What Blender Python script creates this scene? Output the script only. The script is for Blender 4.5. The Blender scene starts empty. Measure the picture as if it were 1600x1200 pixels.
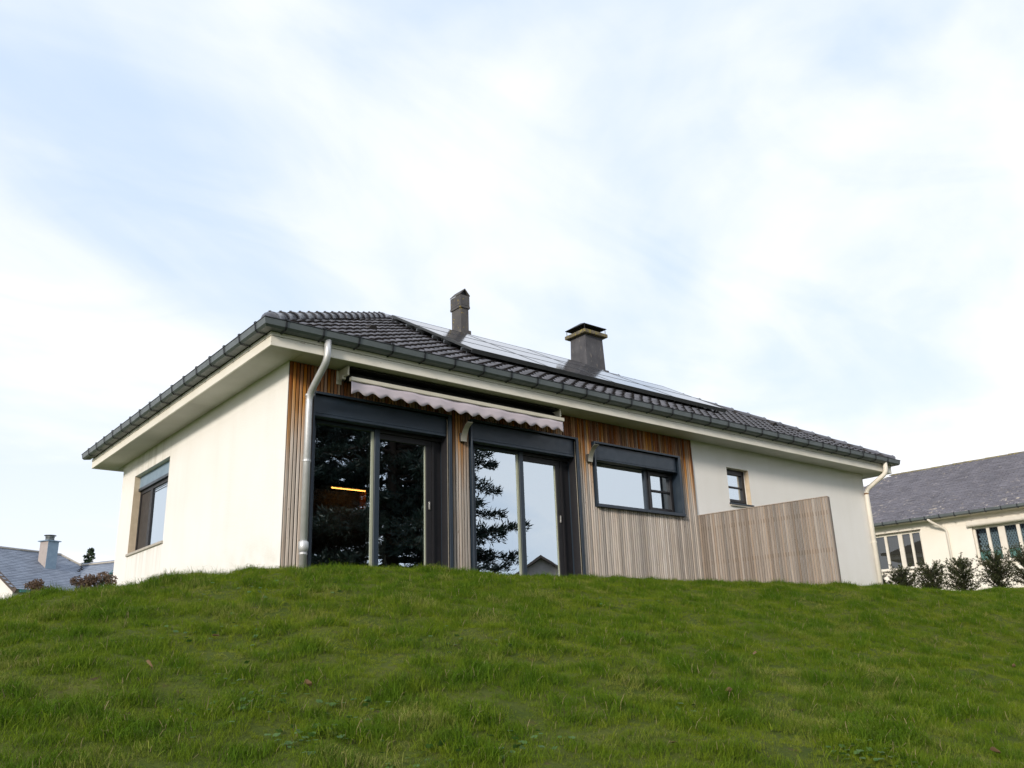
import bpy, bmesh, math, random
import numpy as np
from mathutils import Vector, Matrix, noise as mnoise
random.seed(7); rng = np.random.default_rng(11)
R = math.radians
S = bpy.context.scene
COL = S.collection

# ------------------------------------------------------------------ camera
CAM = Vector((-4.8535, -10.6778, -1.3782))
F_ = Vector((0.60419155, 0.73426609, 0.30952526)); R_ = Vector((0.77866034, -0.62654361, -0.03363303)); U_ = Vector((-0.16923548, -0.26133583, 0.95029624))
cd = bpy.data.cameras.new('camera'); cam = bpy.data.objects.new('camera', cd); COL.objects.link(cam)
cd.sensor_width = 36; cd.lens = 1374.96 / 1600 * 36; cd.clip_end = 3000; cd.clip_start = .05
m = Matrix.Identity(4)
for i in range(3): m[i][0] = R_[i]; m[i][1] = U_[i]; m[i][2] = -F_[i]; m[i][3] = CAM[i]
cam.matrix_world = m; S.camera = cam

# ------------------------------------------------------------------ light
SUN_EL, SUN_AZ = R(21), R(246)        # azimuth clockwise from +Y
W = bpy.data.worlds.new('World'); S.world = W; W.use_nodes = True
nt = W.node_tree; N = nt.nodes; L = nt.links; N.clear()
def wn(t, **k):
    n = N.new(t)
    for a, b in k.items(): setattr(n, a, b)
    return n
out = wn('ShaderNodeOutputWorld'); bg = wn('ShaderNodeBackground'); L.new(bg.outputs[0], out.inputs[0])
sky = wn('ShaderNodeTexSky', sky_type='NISHITA', sun_disc=False, sun_elevation=SUN_EL, sun_rotation=SUN_AZ, air_density=1.0, dust_density=1.2, ozone_density=1.0)
tc = wn('ShaderNodeTexCoord'); sp = wn('ShaderNodeSeparateXYZ'); L.new(tc.outputs['Generated'], sp.inputs[0])
def wm(op, a, b=None):
    n = wn('ShaderNodeMath', operation=op)
    for i, v in enumerate((a, b)):
        if v is None: continue
        if isinstance(v, (int, float)): n.inputs[i].default_value = v
        else: L.new(v, n.inputs[i])
    return n.outputs[0]
zz = wm('ADD', wm('MAXIMUM', sp.outputs[2], 0.0), .22)
cb = wn('ShaderNodeCombineXYZ'); L.new(wm('DIVIDE', sp.outputs[0], zz), cb.inputs[0]); L.new(wm('DIVIDE', sp.outputs[1], zz), cb.inputs[1])
mp = wn('ShaderNodeMapping'); L.new(cb.outputs[0], mp.inputs[0]); mp.inputs['Rotation'].default_value = (0, 0, R(28)); mp.inputs['Scale'].default_value = (.8, 1.35, 1); mp.inputs['Location'].default_value = (1.3, 4.4, 0)
n1 = wn('ShaderNodeTexNoise'); L.new(mp.outputs[0], n1.inputs['Vector']); n1.inputs['Scale'].default_value = .75; n1.inputs['Detail'].default_value = 9; n1.inputs['Roughness'].default_value = .52; n1.inputs['Distortion'].default_value = .7
n2 = wn('ShaderNodeTexNoise'); L.new(mp.outputs[0], n2.inputs['Vector']); n2.inputs['Scale'].default_value = 2.6; n2.inputs['Detail'].default_value = 8; n2.inputs['Distortion'].default_value = 1.2
cr = wn('ShaderNodeMapRange'); L.new(wm('ADD', wm('MULTIPLY', n1.outputs[0], .78), wm('MULTIPLY', n2.outputs[0], .22)), cr.inputs[0])
cr.inputs[1].default_value = .36; cr.inputs[2].default_value = .64; cr.interpolation_type = 'SMOOTHSTEP'
hz = wn('ShaderNodeMapRange'); L.new(sp.outputs[2], hz.inputs[0]); hz.inputs[1].default_value = .0; hz.inputs[2].default_value = .42; hz.inputs[3].default_value = .75; hz.inputs[4].default_value = 0
fac = wm('MINIMUM', wm('ADD', wm('MULTIPLY', cr.outputs[0], .85), hz.outputs[0]), .93)
pale = wn('ShaderNodeMix', data_type='RGBA'); pale.inputs[0].default_value = .88; L.new(sky.outputs[0], pale.inputs[6]); pale.inputs[7].default_value = (4.15, 5.0, 6.25, 1)
mx = wn('ShaderNodeMix', data_type='RGBA'); L.new(fac, mx.inputs[0]); L.new(pale.outputs[2], mx.inputs[6]); mx.inputs[7].default_value = (6.7, 6.65, 6.8, 1)
L.new(mx.outputs[2], bg.inputs[0]); bg.inputs[1].default_value = .072
sd = bpy.data.lights.new('sun', 'SUN'); sd.energy = 1.3; sd.angle = R(9); sd.color = (1, .88, .74)
so = bpy.data.objects.new('sun', sd); COL.objects.link(so)
sdir = Vector((math.sin(SUN_AZ) * math.cos(SUN_EL), math.cos(SUN_AZ) * math.cos(SUN_EL), math.sin(SUN_EL)))
so.rotation_euler = sdir.to_track_quat('Z', 'Y').to_euler(); so.location = sdir * 60
S.view_settings.view_transform = 'Standard'; S.view_settings.look = 'None'; S.view_settings.gamma = 1; S.view_settings.exposure = 1.28
S.view_settings.use_curve_mapping = False
S.cycles.max_bounces = 8; S.cycles.transparent_max_bounces = 16; S.cycles.use_denoising = True

# ------------------------------------------------------------------ materials
MATS = {}
class NB:
    """tiny node-graph helper"""
    def __init__(s, name):
        s.m = bpy.data.materials.new(name); s.m.use_nodes = True; s.t = s.m.node_tree; s.t.nodes.clear()
        s.out = s.n('ShaderNodeOutputMaterial'); MATS[name] = s.m
    def n(s, t, ins=None, **k):
        nd = s.t.nodes.new(t)
        for a, b in k.items(): setattr(nd, a, b)
        for a, b in (ins or {}).items(): s.put(nd.inputs[a], b)
        return nd
    def put(s, sock, v):
        if isinstance(v, bpy.types.NodeSocket): s.t.links.new(v, sock)
        else:
            if sock.type == 'RGBA' and len(v) == 3: v = (*v, 1)
            sock.default_value = v
    def pos(s): return s.n('ShaderNodeNewGeometry').outputs['Position']
    def rnd(s): return s.n('ShaderNodeObjectInfo').outputs['Random']
    def attr(s, a): return s.n('ShaderNodeAttribute', attribute_name=a).outputs['Fac']
    def noise(s, vec, scale, detail=4, rough=.55, stretch=None, dist=0):
        if stretch: vec = s.n('ShaderNodeMapping', {0: vec, 'Scale': stretch}).outputs[0]
        return s.n('ShaderNodeTexNoise', {'Vector': vec, 'Scale': scale, 'Detail': detail, 'Roughness': rough, 'Distortion': dist}).outputs[0]
    def math(s, op, a, b=0.0): return s.n('ShaderNodeMath', {0: a, 1: b}, operation=op).outputs[0]
    def rng(s, v, a, b, c=0.0, d=1.0): return s.n('ShaderNodeMapRange', {0: v, 1: a, 2: b, 3: c, 4: d}).outputs[0]
    def mix(s, f, a, b, bt='MIX'): return s.n('ShaderNodeMix', {0: f, 6: a, 7: b}, data_type='RGBA', blend_type=bt).outputs[2]
    def bump(s, h, st=.3, d=.01): return s.n('ShaderNodeBump', {'Height': h, 'Strength': st, 'Distance': d}).outputs[0]
    def bsdf(s, color, rough=.6, metal=0.0, spec=.5, normal=None, **k):
        b = s.n('ShaderNodeBsdfPrincipled', {'Base Color': color, 'Roughness': rough, 'Metallic': metal, 'Specular IOR Level': spec})
        if normal: s.put(b.inputs['Normal'], normal)
        for a, v in k.items(): s.put(b.inputs[a.replace('_', ' ')], v)
        s.t.links.new(b.outputs[0], s.out.inputs[0]); return b
def M(n): return MATS[n]

def simple(name, c1, c2, scale=6, rough=.6, metal=0.0, bscale=80, bst=.15, bd=.004, rv=.0, spec=.5, obj=False):
    b = NB(name); p = b.pos()
    f = b.noise(p, scale, 6); f = b.rng(f, .3, .7)
    c = b.mix(f, c1, c2)
    if rv:
        v = b.math('ADD', b.math('MULTIPLY', b.rnd(), rv), 1 - rv / 2)
        c = b.n('ShaderNodeHueSaturation', {'Color': c, 'Value': v}).outputs[0]
    r = b.rng(b.noise(p, scale * 3, 3), .3, .7, max(rough - .08, .02), rough + .08)
    b.bsdf(c, r, metal, spec, b.bump(b.noise(p, bscale, 4), bst, bd)); return b.m

# rendered wall: cream-white roughcast with faint run-off streaks and grime near the soffit
b = NB('render_white'); p = b.pos()
streak = b.rng(b.noise(p, 1, 5, .55, (2.6, 2.6, .35)), .48, .8)
blot = b.rng(b.noise(p, .9, 5), .3, .75)
z = b.n('ShaderNodeSeparateXYZ', {0: p}).outputs[2]
top = b.math('MULTIPLY', b.rng(z, 2.1, 2.75), b.rng(b.noise(p, 2.2, 5, .6, (1, 1, .6)), .35, .7, .15, 1))
foot = b.math('MULTIPLY', b.rng(z, .5, -.1), b.rng(b.noise(p, 4, 5), .35, .65))
c = b.mix(blot, (.84, .835, .82), (.80, .79, .765))
c = b.mix(b.math('MULTIPLY', streak, .12), c, (.55, .52, .45))
c = b.mix(b.math('MULTIPLY', top, .13), c, (.45, .43, .34))
c = b.mix(b.math('MULTIPLY', foot, .4), c, (.46, .47, .36))
xyz = b.n('ShaderNodeSeparateXYZ', {0: p}).outputs
sill = b.math('MULTIPLY', b.math('MULTIPLY', b.rng(xyz[1], 4.6, 4.75), b.rng(xyz[1], 6.72, 6.58)), b.math('MULTIPLY', b.rng(z, .1, .86), b.rng(xyz[0], .05, .02)))
drip = b.math('MULTIPLY', sill, b.rng(b.noise(p, 1, 5, .6, (7, 7, .3)), .42, .7))
c = b.mix(b.math('MULTIPLY', drip, .45), c, (.40, .38, .31))
h = b.math('ADD', b.noise(p, 140, 3), b.math('MULTIPLY', b.noise(p, 30, 4), .8))
b.bsdf(c, .9, 0, .2, b.bump(h, .45, .010))

# painted fascia: off-white, flaking patches, dirt
b = NB('fascia_paint'); p = b.pos()
fl = b.rng(b.noise(p, 5, 8, .7, (1, 1, 3.2)), .655, .68)
dirt = b.rng(b.noise(p, 1.4, 6, .6, (1, 1, 2)), .4, .75)
c = b.mix(b.math('MULTIPLY', dirt, .5), (.78, .76, .69), (.60, .56, .46))
c = b.mix(b.math('MULTIPLY', fl, .75), c, (.30, .25, .18))
b.bsdf(c, .55, 0, .4, b.bump(b.math('SUBTRACT', b.noise(p, 60, 3), b.math('MULTIPLY', fl, .8)), .25, .004))
simple('soffit_board', (.56, .555, .51), (.46, .455, .41), 1.6, .75, bscale=50, bst=.1, rv=.08)
simple('gutter_zinc', (.125, .148, .155), (.095, .115, .122), 3, .45, .2, bscale=30, bst=.05)
simple('gutter_bracket', (.022, .026, .032), (.03, .034, .04), 8, .5, .4)
simple('pipe_zinc', (.60, .62, .64), (.50, .52, .54), 5, .42, .45, bscale=40, bst=.05)
simple('pipe_cream', (.82, .79, .72), (.74, .70, .62), 5, .5, bscale=50, bst=.08)
simple('pipe_rust', (.30, .17, .07), (.16, .09, .05), 30, .7)
simple('anthracite', (.022, .036, .056), (.018, .030, .047), 5, .42, .0, bscale=260, bst=.06, bd=.001)
simple('dark_reveal', (.018, .018, .022), (.014, .014, .018), 6, .5)
simple('track_metal', (.62, .56, .46), (.5, .45, .36), 20, .35, .6)
simple('inner_frame', (.40, .42, .32), (.36, .38, .29), 6, .5)
simple('awning_fabric', (.56, .51, .575), (.48, .43, .49), 3, .85, bscale=400, bst=.12, bd=.001)
simple('awning_alu', (.66, .63, .53), (.58, .55, .46), 6, .45, .1)
simple('awning_dark', (.010, .010, .010), (.016, .015, .015), 9, .6)
simple('lamp_body', (.045, .045, .046), (.035, .035, .036), 9, .45, .3)
simple('lamp_blade', (.40, .39, .33), (.34, .33, .28), 9, .38, .5)
simple('membrane', (.012, .010, .009), (.018, .015, .012), 5, .9)
simple('sill_stone', (.46, .43, .38), (.36, .34, .30), 8, .8, bscale=90, bst=.3)
simple('reveal_warm', (.66, .56, .43), (.55, .46, .34), 9, .85, bscale=110, bst=.35)
simple('white_frame', (.74, .71, .64), (.66, .62, .55), 4, .5)
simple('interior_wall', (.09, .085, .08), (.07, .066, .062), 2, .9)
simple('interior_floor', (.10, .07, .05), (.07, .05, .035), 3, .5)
simple('orange_wood', (.50, .20, .055), (.40, .15, .04), 6, .5)
simple('chair_plastic', (.80, .82, .70), (.74, .76, .65), 6, .4)
simple('lampshade', (.72, .86, .78), (.66, .80, .72), 6, .6)
simple('handle_steel', (.55, .53, .50), (.48, .46, .44), 6, .35, .8)

b = NB('led_strip'); e = b.n('ShaderNodeEmission', {'Color': (1, .40, .08), 'Strength': 4.0}); b.t.links.new(e.outputs[0], b.out.inputs[0])

# coated double glazing: part mirror, part see-through
def glass(name, lo, hi, tint, wob):
    b = NB(name); p = b.pos()
    fr = b.n('ShaderNodeFresnel', {'IOR': 1.55}).outputs[0]
    nr = b.bump(b.noise(p, 1.3, 2), wob, .006)
    f = b.rng(fr, 0.0, 1.0, lo, hi)
    g = b.n('ShaderNodeBsdfGlossy', {'Color': tint, 'Roughness': .004, 'Normal': nr}); t = b.n('ShaderNodeBsdfTransparent', {'Color': (.80, .84, .82)})
    mxs = b.n('ShaderNodeMixShader', {0: f, 1: t.outputs[0], 2: g.outputs[0]}); b.t.links.new(mxs.outputs[0], b.out.inputs[0])
glass('window_glass', .62, 1.0, (.80, .91, 1.0), .14)
glass('neighbour_glass', .08, 1.0, (.80, .86, .92), .12)
b = NB('lace'); p = b.pos()
v = b.n('ShaderNodeTexVoronoi', {'Vector': p, 'Scale': 55.0}).outputs[0]
c = b.mix(b.rng(v, .2, .6), (.70, .72, .72), (.42, .45, .48)); b.bsdf(c, .9)

# vertical larch slats: orange-brown where the eaves keep the rain off, silver-grey below
def wood(name, sheltered, zlo, zhi, grey1, grey2, warm, tan, xw=0.0):
    b = NB(name); p = b.pos(); r = b.rnd()
    off = b.n('ShaderNodeCombineXYZ', {0: b.math('MULTIPLY', r, 31.0), 1: b.math('MULTIPLY', r, 17.0), 2: b.math('MULTIPLY', r, 53.0)}).outputs[0]
    q = b.n('ShaderNodeVectorMath', {0: p, 1: off}, operation='ADD').outputs[0]
    grain = b.noise(q, 1, 7, .65, (120, 120, 3.0))
    knots = b.rng(b.noise(q, 1, 4, .5, (26, 26, 7)), .68, .74)
    sx = b.n('ShaderNodeSeparateXYZ', {0: p})
    z = sx.outputs[2]
    w = b.math('ADD', b.rng(z, zlo, zhi, -.25, 1.1), b.math('MULTIPLY', b.math('SUBTRACT', b.noise(q, 1, 5, .6, (7, 7, .9)), .5), 1.1))
    w = b.math('ADD', w, b.math('MULTIPLY', b.math('SUBTRACT', r, .5), .55))
    w = b.rng(w, 0, 1)
    g = b.mix(b.rng(grain, .3, .7), grey1, grey2)
    cc = b.mix(b.rng(w, .0, .55), g, b.mix(b.rng(grain, .3, .7), tan, [v * .72 for v in tan]))
    cc = b.mix(b.rng(w, .5, 1.0), cc, b.mix(b.rng(grain, .3, .7), warm, [v * .55 for v in warm]))
    cc = b.mix(b.math('MULTIPLY', knots, .6), cc, (.10, .06, .035))
    val = b.math('ADD', b.math('MULTIPLY', b.math('FRACT', b.math('MULTIPLY', r, 7.31)), .66), .68)
    cc = b.n('ShaderNodeHueSaturation', {'Color': cc, 'Value': val, 'Saturation': b.math('ADD', b.math('MULTIPLY', b.math('FRACT', b.math('MULTIPLY', r, 3.77)), .5), .7)}).outputs[0]
    b.bsdf(cc, .78, 0, .25, b.bump(grain, .45, .003))
wood('cladding_wood', True, 1.15, 2.85, (.56, .51, .46), (.33, .285, .25), (.25, .085, .026), (.44, .25, .115))
wood('screen_wood', False, 1.6, 3.6, (.35, .295, .25), (.22, .18, .15), (.30, .15, .06), (.34, .24, .15))

# engobed roof tiles, semi-gloss
b = NB('roof_tile'); p = b.pos()
f = b.rng(b.noise(p, 7, 6), .3, .72); c = b.mix(f, (.048, .050, .063), (.088, .088, .104))
lich = b.rng(b.noise(p, 16, 5, .6), .66, .72); c = b.mix(b.math('MULTIPLY', lich, .5), c, (.20, .17, .13))
c = b.n('ShaderNodeHueSaturation', {'Color': c, 'Value': b.math('ADD', b.math('MULTIPLY', b.rnd(), .7), .65)}).outputs[0]
b.bsdf(c, b.rng(b.noise(p, 12, 4), .3, .7, .16, .30), 0, .9, b.bump(b.noise(p, 60, 3), .12, .003))
simple('tile_edge', (.018, .014, .014), (.028, .021, .020), 14, .8)
simple('roof_under', (.020, .017, .017), (.03, .026, .025), 3, .9)
simple('panel_frame', (.060, .064, .066), (.045, .050, .054), 6, .45, .2)
simple('rail_alu', (.20, .215, .23), (.15, .165, .18), 6, .4, .7)
b = NB('panel_cells'); p = b.pos()
b.bsdf(b.mix(b.rng(b.noise(p, 3, 3), .3, .7), (.012, .014, .020), (.018, .020, .028)), .09, 0, .8)

def lichened(name, c1, c2, lichen, lo, hi, sc=9, rough=.85):
    b = NB(name); p = b.pos()
    c = b.mix(b.rng(b.noise(p, 5, 7), .3, .7), c1, c2)
    st = b.rng(b.noise(p, 1, 6, .65, (14, 14, 3.2)), .60, .68)
    c = b.mix(b.math('MULTIPLY', st, .55), c, (.34, .30, .235))
    l = b.rng(b.noise(p, sc, 7, .65), lo, hi)
    c = b.mix(l, c, lichen)
    b.bsdf(c, rough, 0, .3, b.bump(b.noise(p, 45, 5), .4, .01))
lichened('chimney_slate', (.098, .098, .108), (.062, .063, .072), (.34, .27, .10), .68, .74)
lichened('chimney_fibre', (.105, .102, .10), (.068, .067, .072), (.40, .30, .06), .60, .67, 11)
lichened('lichen_slab', (.15, .13, .09), (.09, .08, .065), (.30, .25, .06), .50, .62, 14)
simple('cowl_metal', (.015, .015, .017), (.022, .022, .024), 9, .55, .5)

# natural slates on the neighbours
def slates(name, c1, c2, lich, lo, hi, sc):
    b = NB(name); p = b.pos(); t = b.attr('tone')
    c = b.mix(t, c1, c2)
    c = b.mix(b.math('MULTIPLY', b.rng(b.noise(p, 1.2, 5), .4, .75), .4), c, [v * 1.5 for v in c1])
    l = b.rng(b.noise(p, sc, 5, .6, dist=.4), lo, hi)
    big = b.rng(b.noise(p, .35, 3), .42, .62)
    c = b.mix(b.math('MULTIPLY', l, b.math('ADD', b.math('MULTIPLY', big, .85), .15)), c, lich)
    b.bsdf(c, .55, 0, .4, b.bump(b.noise(p, 30, 3), .2, .005))
slates('slate_purple', (.150, .145, .168), (.115, .112, .132), (.50, .45, .38), .575, .645, 6.5)
slates('slate_blue', (.20, .235, .30), (.15, .18, .235), (.28, .26, .24), .70, .78, 3)
# painted brick neighbour wall
b = NB('painted_brick'); p = b.pos()
rot = b.n('ShaderNodeMapping', {0: p, 'Rotation': (0, 0, R(84.4))}).outputs[0]
sx = b.n('ShaderNodeSeparateXYZ', {0: rot}); uv = b.n('ShaderNodeCombineXYZ', {0: sx.outputs[0], 1: sx.outputs[2]}).outputs[0]
br = b.n('ShaderNodeTexBrick', {'Vector': uv, 'Scale': 1.0, 'Mortar Size': .008, 'Mortar Smooth': .5, 'Brick Width': .22, 'Row Height': .072})
c = b.mix(b.rng(b.noise(p, 1.1, 5), .3, .7), (.83, .80, .735), (.77, .735, .655))
b.bsdf(c, .7, 0, .3, b.bump(br.outputs['Fac'], -.35, .006))
simple('blind_dark', (.055, .047, .042), (.04, .034, .031), 3, .8)
simple('green_paint', (.03, .17, .15), (.025, .14, .13), 6, .5)
simple('brown_paint', (.085, .062, .052), (.06, .046, .04), 6, .6)
simple('white_render2', (.76, .75, .73), (.70, .69, .67), 2, .9)
simple('teal_curtain', (.20, .42, .42), (.15, .34, .36), 5, .8)
simple('zinc_blue', (.24, .33, .42), (.18, .26, .35), 5, .6, .1)
simple('pinkish_render', (.40, .36, .34), (.34, .30, .29), 4, .85)

# lawn
b = NB('lawn_soil'); p = b.pos()
c = b.mix(b.rng(b.noise(p, 3, 6), .3, .7), (.045, .070, .010), (.085, .100, .020))
c = b.mix(b.rng(b.noise(p, 9, 5), .62, .72), c, (.075, .055, .03))
b.bsdf(c, .95, 0, .1, b.bump(b.noise(p, 40, 5), .8, .03))
b = NB('grass_blade'); p = b.pos(); t = b.attr('tone')
big = b.rng(b.noise(p, .7, 5, .6), .36, .66); med = b.rng(b.noise(p, 3.6, 3, .5), .40, .62)
c = b.mix(t, (.070, .130, .007), (.155, .228, .012))
c = b.mix(b.math('MULTIPLY', big, .65), c, (.215, .255, .018))
c = b.mix(b.math('MULTIPLY', med, .75), c, (.050, .122, .005))
dry = b.math('MULTIPLY', b.rng(b.noise(p, 1.7, 6, .65), .54, .66), b.rng(t, .25, .75))
c = b.mix(b.math('MULTIPLY', dry, .65), c, (.36, .33, .11))
c = b.mix(b.rng(t, .975, .98), c, (.26, .22, .11))
bs = b.bsdf(c, .7, 0, .12)
tr = b.n('ShaderNodeBsdfTranslucent', {'Color': c}); ms = b.n('ShaderNodeMixShader', {0: .30, 1: bs.outputs[0], 2: tr.outputs[0]}); b.t.links.new(ms.outputs[0], b.out.inputs[0])
def leafmat(name, c1, c2, tran=.25, rough=.5):
    b = NB(name); p = b.pos(); t = b.attr('tone'); c = b.mix(t, c1, c2)
    c = b.mix(b.math('MULTIPLY', b.rng(b.noise(p, 5, 3), .4, .7), .5), c, c1)
    bs = b.bsdf(c, rough, 0, .3); tr = b.n('ShaderNodeBsdfTranslucent', {'Color': c})
    ms = b.n('ShaderNodeMixShader', {0: tran, 1: bs.outputs[0], 2: tr.outputs[0]}); b.t.links.new(ms.outputs[0], b.out.inputs[0])
leafmat('yew_leaf', (.018, .030, .012), (.075, .085, .028))
leafmat('cedar_needle', (.012, .024, .020), (.030, .052, .040), .1)
leafmat('conifer_needle', (.02, .04, .025), (.05, .08, .045), .1)
leafmat('clover_leaf', (.045, .11, .02), (.085, .16, .035))
leafmat('dry_petal', (.085, .055, .038), (.24, .165, .115), .3, .8)
leafmat('fallen_leaf', (.17, .11, .06), (.28, .19, .11), .2, .7)
leafmat('hedge_leaf', (.04, .028, .02), (.08, .05, .03), .15)
simple('bark', (.065, .045, .032), (.035, .026, .02), 12, .9, bscale=25, bst=.8, bd=.02)

# ------------------------------------------------------------------ mesh helpers
def link(name, data, parent=None):
    o = bpy.data.objects.new(name, data); COL.objects.link(o)
    if parent: o.parent = parent
    return o
def tag(o, label=None, cat=None, group=None, kind=None):
    if label: o['label'] = label
    if cat: o['category'] = cat
    if group: o['group'] = group
    if kind: o['kind'] = kind
    return o
def empty(name, loc=(0, 0, 0)):
    o = link(name, None); o.location = loc; o.empty_display_size = .1; return o
class MB:
    def __init__(s): s.v = []; s.f = []; s.t = []
    def add(s, vs, fs, tone=None):
        o = len(s.v); s.v += [tuple(q) for q in vs]; s.f += [tuple(i + o for i in f) for f in fs]
        s.t += [random.random() if tone is None else tone] * len(fs); return s
    def box(s, x0, x1, y0, y1, z0, z1):
        x0, x1 = min(x0, x1), max(x0, x1); y0, y1 = min(y0, y1), max(y0, y1); z0, z1 = min(z0, z1), max(z0, z1)
        return s.add([(x0, y0, z0), (x1, y0, z0), (x1, y1, z0), (x0, y1, z0), (x0, y0, z1), (x1, y0, z1), (x1, y1, z1), (x0, y1, z1)],
              [(0, 3, 2, 1), (4, 5, 6, 7), (0, 1, 5, 4), (1, 2, 6, 5), (2, 3, 7, 6), (3, 0, 4, 7)])
    def obox(s, o, a, bb, c, la, lb, lc):
        """box from corner o along unit vectors a,b,c"""
        o, a, bb, c = Vector(o), Vector(a), Vector(bb), Vector(c)
        P = [o, o + a * la, o + a * la + bb * lb, o + bb * lb]; P += [q + c * lc for q in P]
        return s.add(P, [(0, 3, 2, 1), (4, 5, 6, 7), (0, 1, 5, 4), (1, 2, 6, 5), (2, 3, 7, 6), (3, 0, 4, 7)])
    def tube(s, pts, r, n=10, cap=True):
        pts = [Vector(q) for q in pts]; rs = r if isinstance(r, (list, tuple)) else [r] * len(pts)
        rings = []; up = None
        for i, q in enumerate(pts):
            d = (pts[min(i + 1, len(pts) - 1)] - pts[max(i - 1, 0)])
            d = d.normalized() if d.length > 1e-9 else Vector((0, 0, 1))
            if up is None: up = d.orthogonal().normalized()
            up = (up - d * up.dot(d)); up = up.normalized() if up.length > 1e-6 else d.orthogonal().normalized()
            e = d.cross(up)
            rings.append([q + (up * math.cos(2 * math.pi * k / n) + e * math.sin(2 * math.pi * k / n)) * rs[i] for k in range(n)])
        V = [q for rg in rings for q in rg]; Fc = []
        for i in range(len(pts) - 1):
            for k in range(n): Fc.append((i * n + k, i * n + (k + 1) % n, (i + 1) * n + (k + 1) % n, (i + 1) * n + k))
        if cap: Fc.append(tuple(range(n))[::-1]); Fc.append(tuple((len(pts) - 1) * n + k for k in range(n)))
        return s.add(V, Fc)
    def mesh(s, name, mat, smooth=False, tone=False):
        me = bpy.data.meshes.new(name); me.from_pydata(s.v, [], s.f)
        if mat: me.materials.append(M(mat))
        if smooth: me.polygons.foreach_set('use_smooth', [True] * len(me.polygons))
        if tone:
            a = me.attributes.new('tone', 'FLOAT', 'FACE'); a.data.foreach_set('value', s.t)
        me.update(); return me
    def build(s, name, mat, parent=None, smooth=False, tone=False):
        return link(name, s.mesh(name, mat, smooth, tone), parent)
def fixn(o):
    bm = bmesh.new(); bm.from_mesh(o.data); bmesh.ops.recalc_face_normals(bm, faces=bm.faces); bm.to_mesh(o.data); bm.free(); return o
def bevel(o, w=.004, seg=1):
    md = o.modifiers.new('bevel', 'BEVEL'); md.width = w; md.segments = seg; md.limit_method = 'ANGLE'; return o

# ------------------------------------------------------------------ terrain
def gz(x, y):
    w = min(1, max(0, (x - 4.5) / 4.5)); w = w * w * (3 - 2 * w)
    t = max(0.0, -1.0 - 1.55 * w - y); tt = t if t < 9 else 9 + (1 - math.exp(-(t - 9) / 3)) * 3
    z = -.155 - (.285 + .045 * w) * (math.sqrt(tt * tt + .64) - .8)
    u = max(0.0, .3 - x); uu = u if u < 5 else 5 + (1 - math.exp(-(u - 5) / 4)) * 4
    z -= (.05 * uu + .027 * uu * uu) * math.exp(-t / 5)
    z -= .11 * w
    if x > 13: z += .055 * min(x - 13, 9) * math.exp(-t / 3)
    if abs(x) < 40 and y > -20 and y < 12:
        q = Vector((x, y, 0)); z += .045 * mnoise.noise(q * .55) + .040 * mnoise.noise(q * 1.5 + Vector((5, 3, 0))) + .042 * mnoise.noise(q * 2.7 + Vector((1, 9, 0)))
    return z
def axis(a0, a1, st, lo, hi):
    v = list(np.arange(a0, a1 + 1e-6, st)); d = st; x = a0
    while x > lo: d *= 1.35; x -= d; v.insert(0, x)
    d = st; x = a1
    while x < hi: d *= 1.35; x += d; v.append(x)
    return v
gx = axis(-10, 24, .12, -900, 900); gy = axis(-13, 3, .12, -900, 900)
V = [(x, y, gz(x, y)) for y in gy for x in gx]; nx = len(gx)
Fc = [(j * nx + i, j * nx + i + 1, (j + 1) * nx + i + 1, (j + 1) * nx + i) for j in range(len(gy) - 1) for i in range(nx - 1)]
mb = MB(); mb.v = V; mb.f = Fc
lawn = mb.build('lawn', 'lawn_soil', smooth=True); tag(lawn, 'grassy mound rising from the camera to the house', kind='structure')

# ------------------------------------------------------------------ the house
WD, LN, OV, H = 7.4555, 14.5554, .487, 2.75
ZF = 2.917; GO = .1735; ZG = 3.045; EV = -.5667; ZE = 3.02; TP = math.tan(R(30)); APZ = ZE + (WD / 2 - EV) * TP
house = empty('house', (0, 0, 0)); tag(house, 'single-storey white rendered house with wood cladding and dark hipped tile roof', 'house')

def wall(name, axis_, at, thick, a0, a1, z0, z1, holes, mat, parent=None):
    """wall along x (axis 'x', outer face y=at) or y (axis 'y', outer face x=at) with rectangular holes"""
    A = sorted({a0, a1, *[h[0] for h in holes], *[h[1] for h in holes]}); Z = sorted({z0, z1, *[h[2] for h in holes], *[h[3] for h in holes]})
    mb = MB()
    def P(a, z, d): return (a, at + thick * d, z) if axis_ == 'x' else (at + thick * d, a, z)
    def hole(a, z): return any(h[0] < a < h[1] and h[2] < z < h[3] for h in holes)
    def q(*p):
        mb.add(p, [(0, 1, 2, 3)])
    for i in range(len(A) - 1):
        for j in range(len(Z) - 1):
            if hole((A[i] + A[i + 1]) / 2, (Z[j] + Z[j + 1]) / 2): continue
            for d in (0, 1): q(P(A[i], Z[j], d), P(A[i + 1], Z[j], d), P(A[i + 1], Z[j + 1], d), P(A[i], Z[j + 1], d))
    for (h0, h1, k0, k1) in holes + [(a0, a1, z0, z1)]:
        q(P(h0, k0, 0), P(h1, k0, 0), P(h1, k0, 1), P(h0, k0, 1)); q(P(h0, k1, 0), P(h1, k1, 0), P(h1, k1, 1), P(h0, k1, 1))
        q(P(h0, k0, 0), P(h0, k1, 0), P(h0, k1, 1), P(h0, k0, 1)); q(P(h1, k0, 0), P(h1, k1, 0), P(h1, k1, 1), P(h1, k0, 1))
    o = mb.build(name, mat, parent or house); bm = bmesh.new(); bm.from_mesh(o.data); bmesh.ops.remove_doubles(bm, verts=bm.verts, dist=1e-5); bmesh.ops.recalc_face_normals(bm, faces=bm.faces); bm.to_mesh(o.data); bm.free()
    return o
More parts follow.
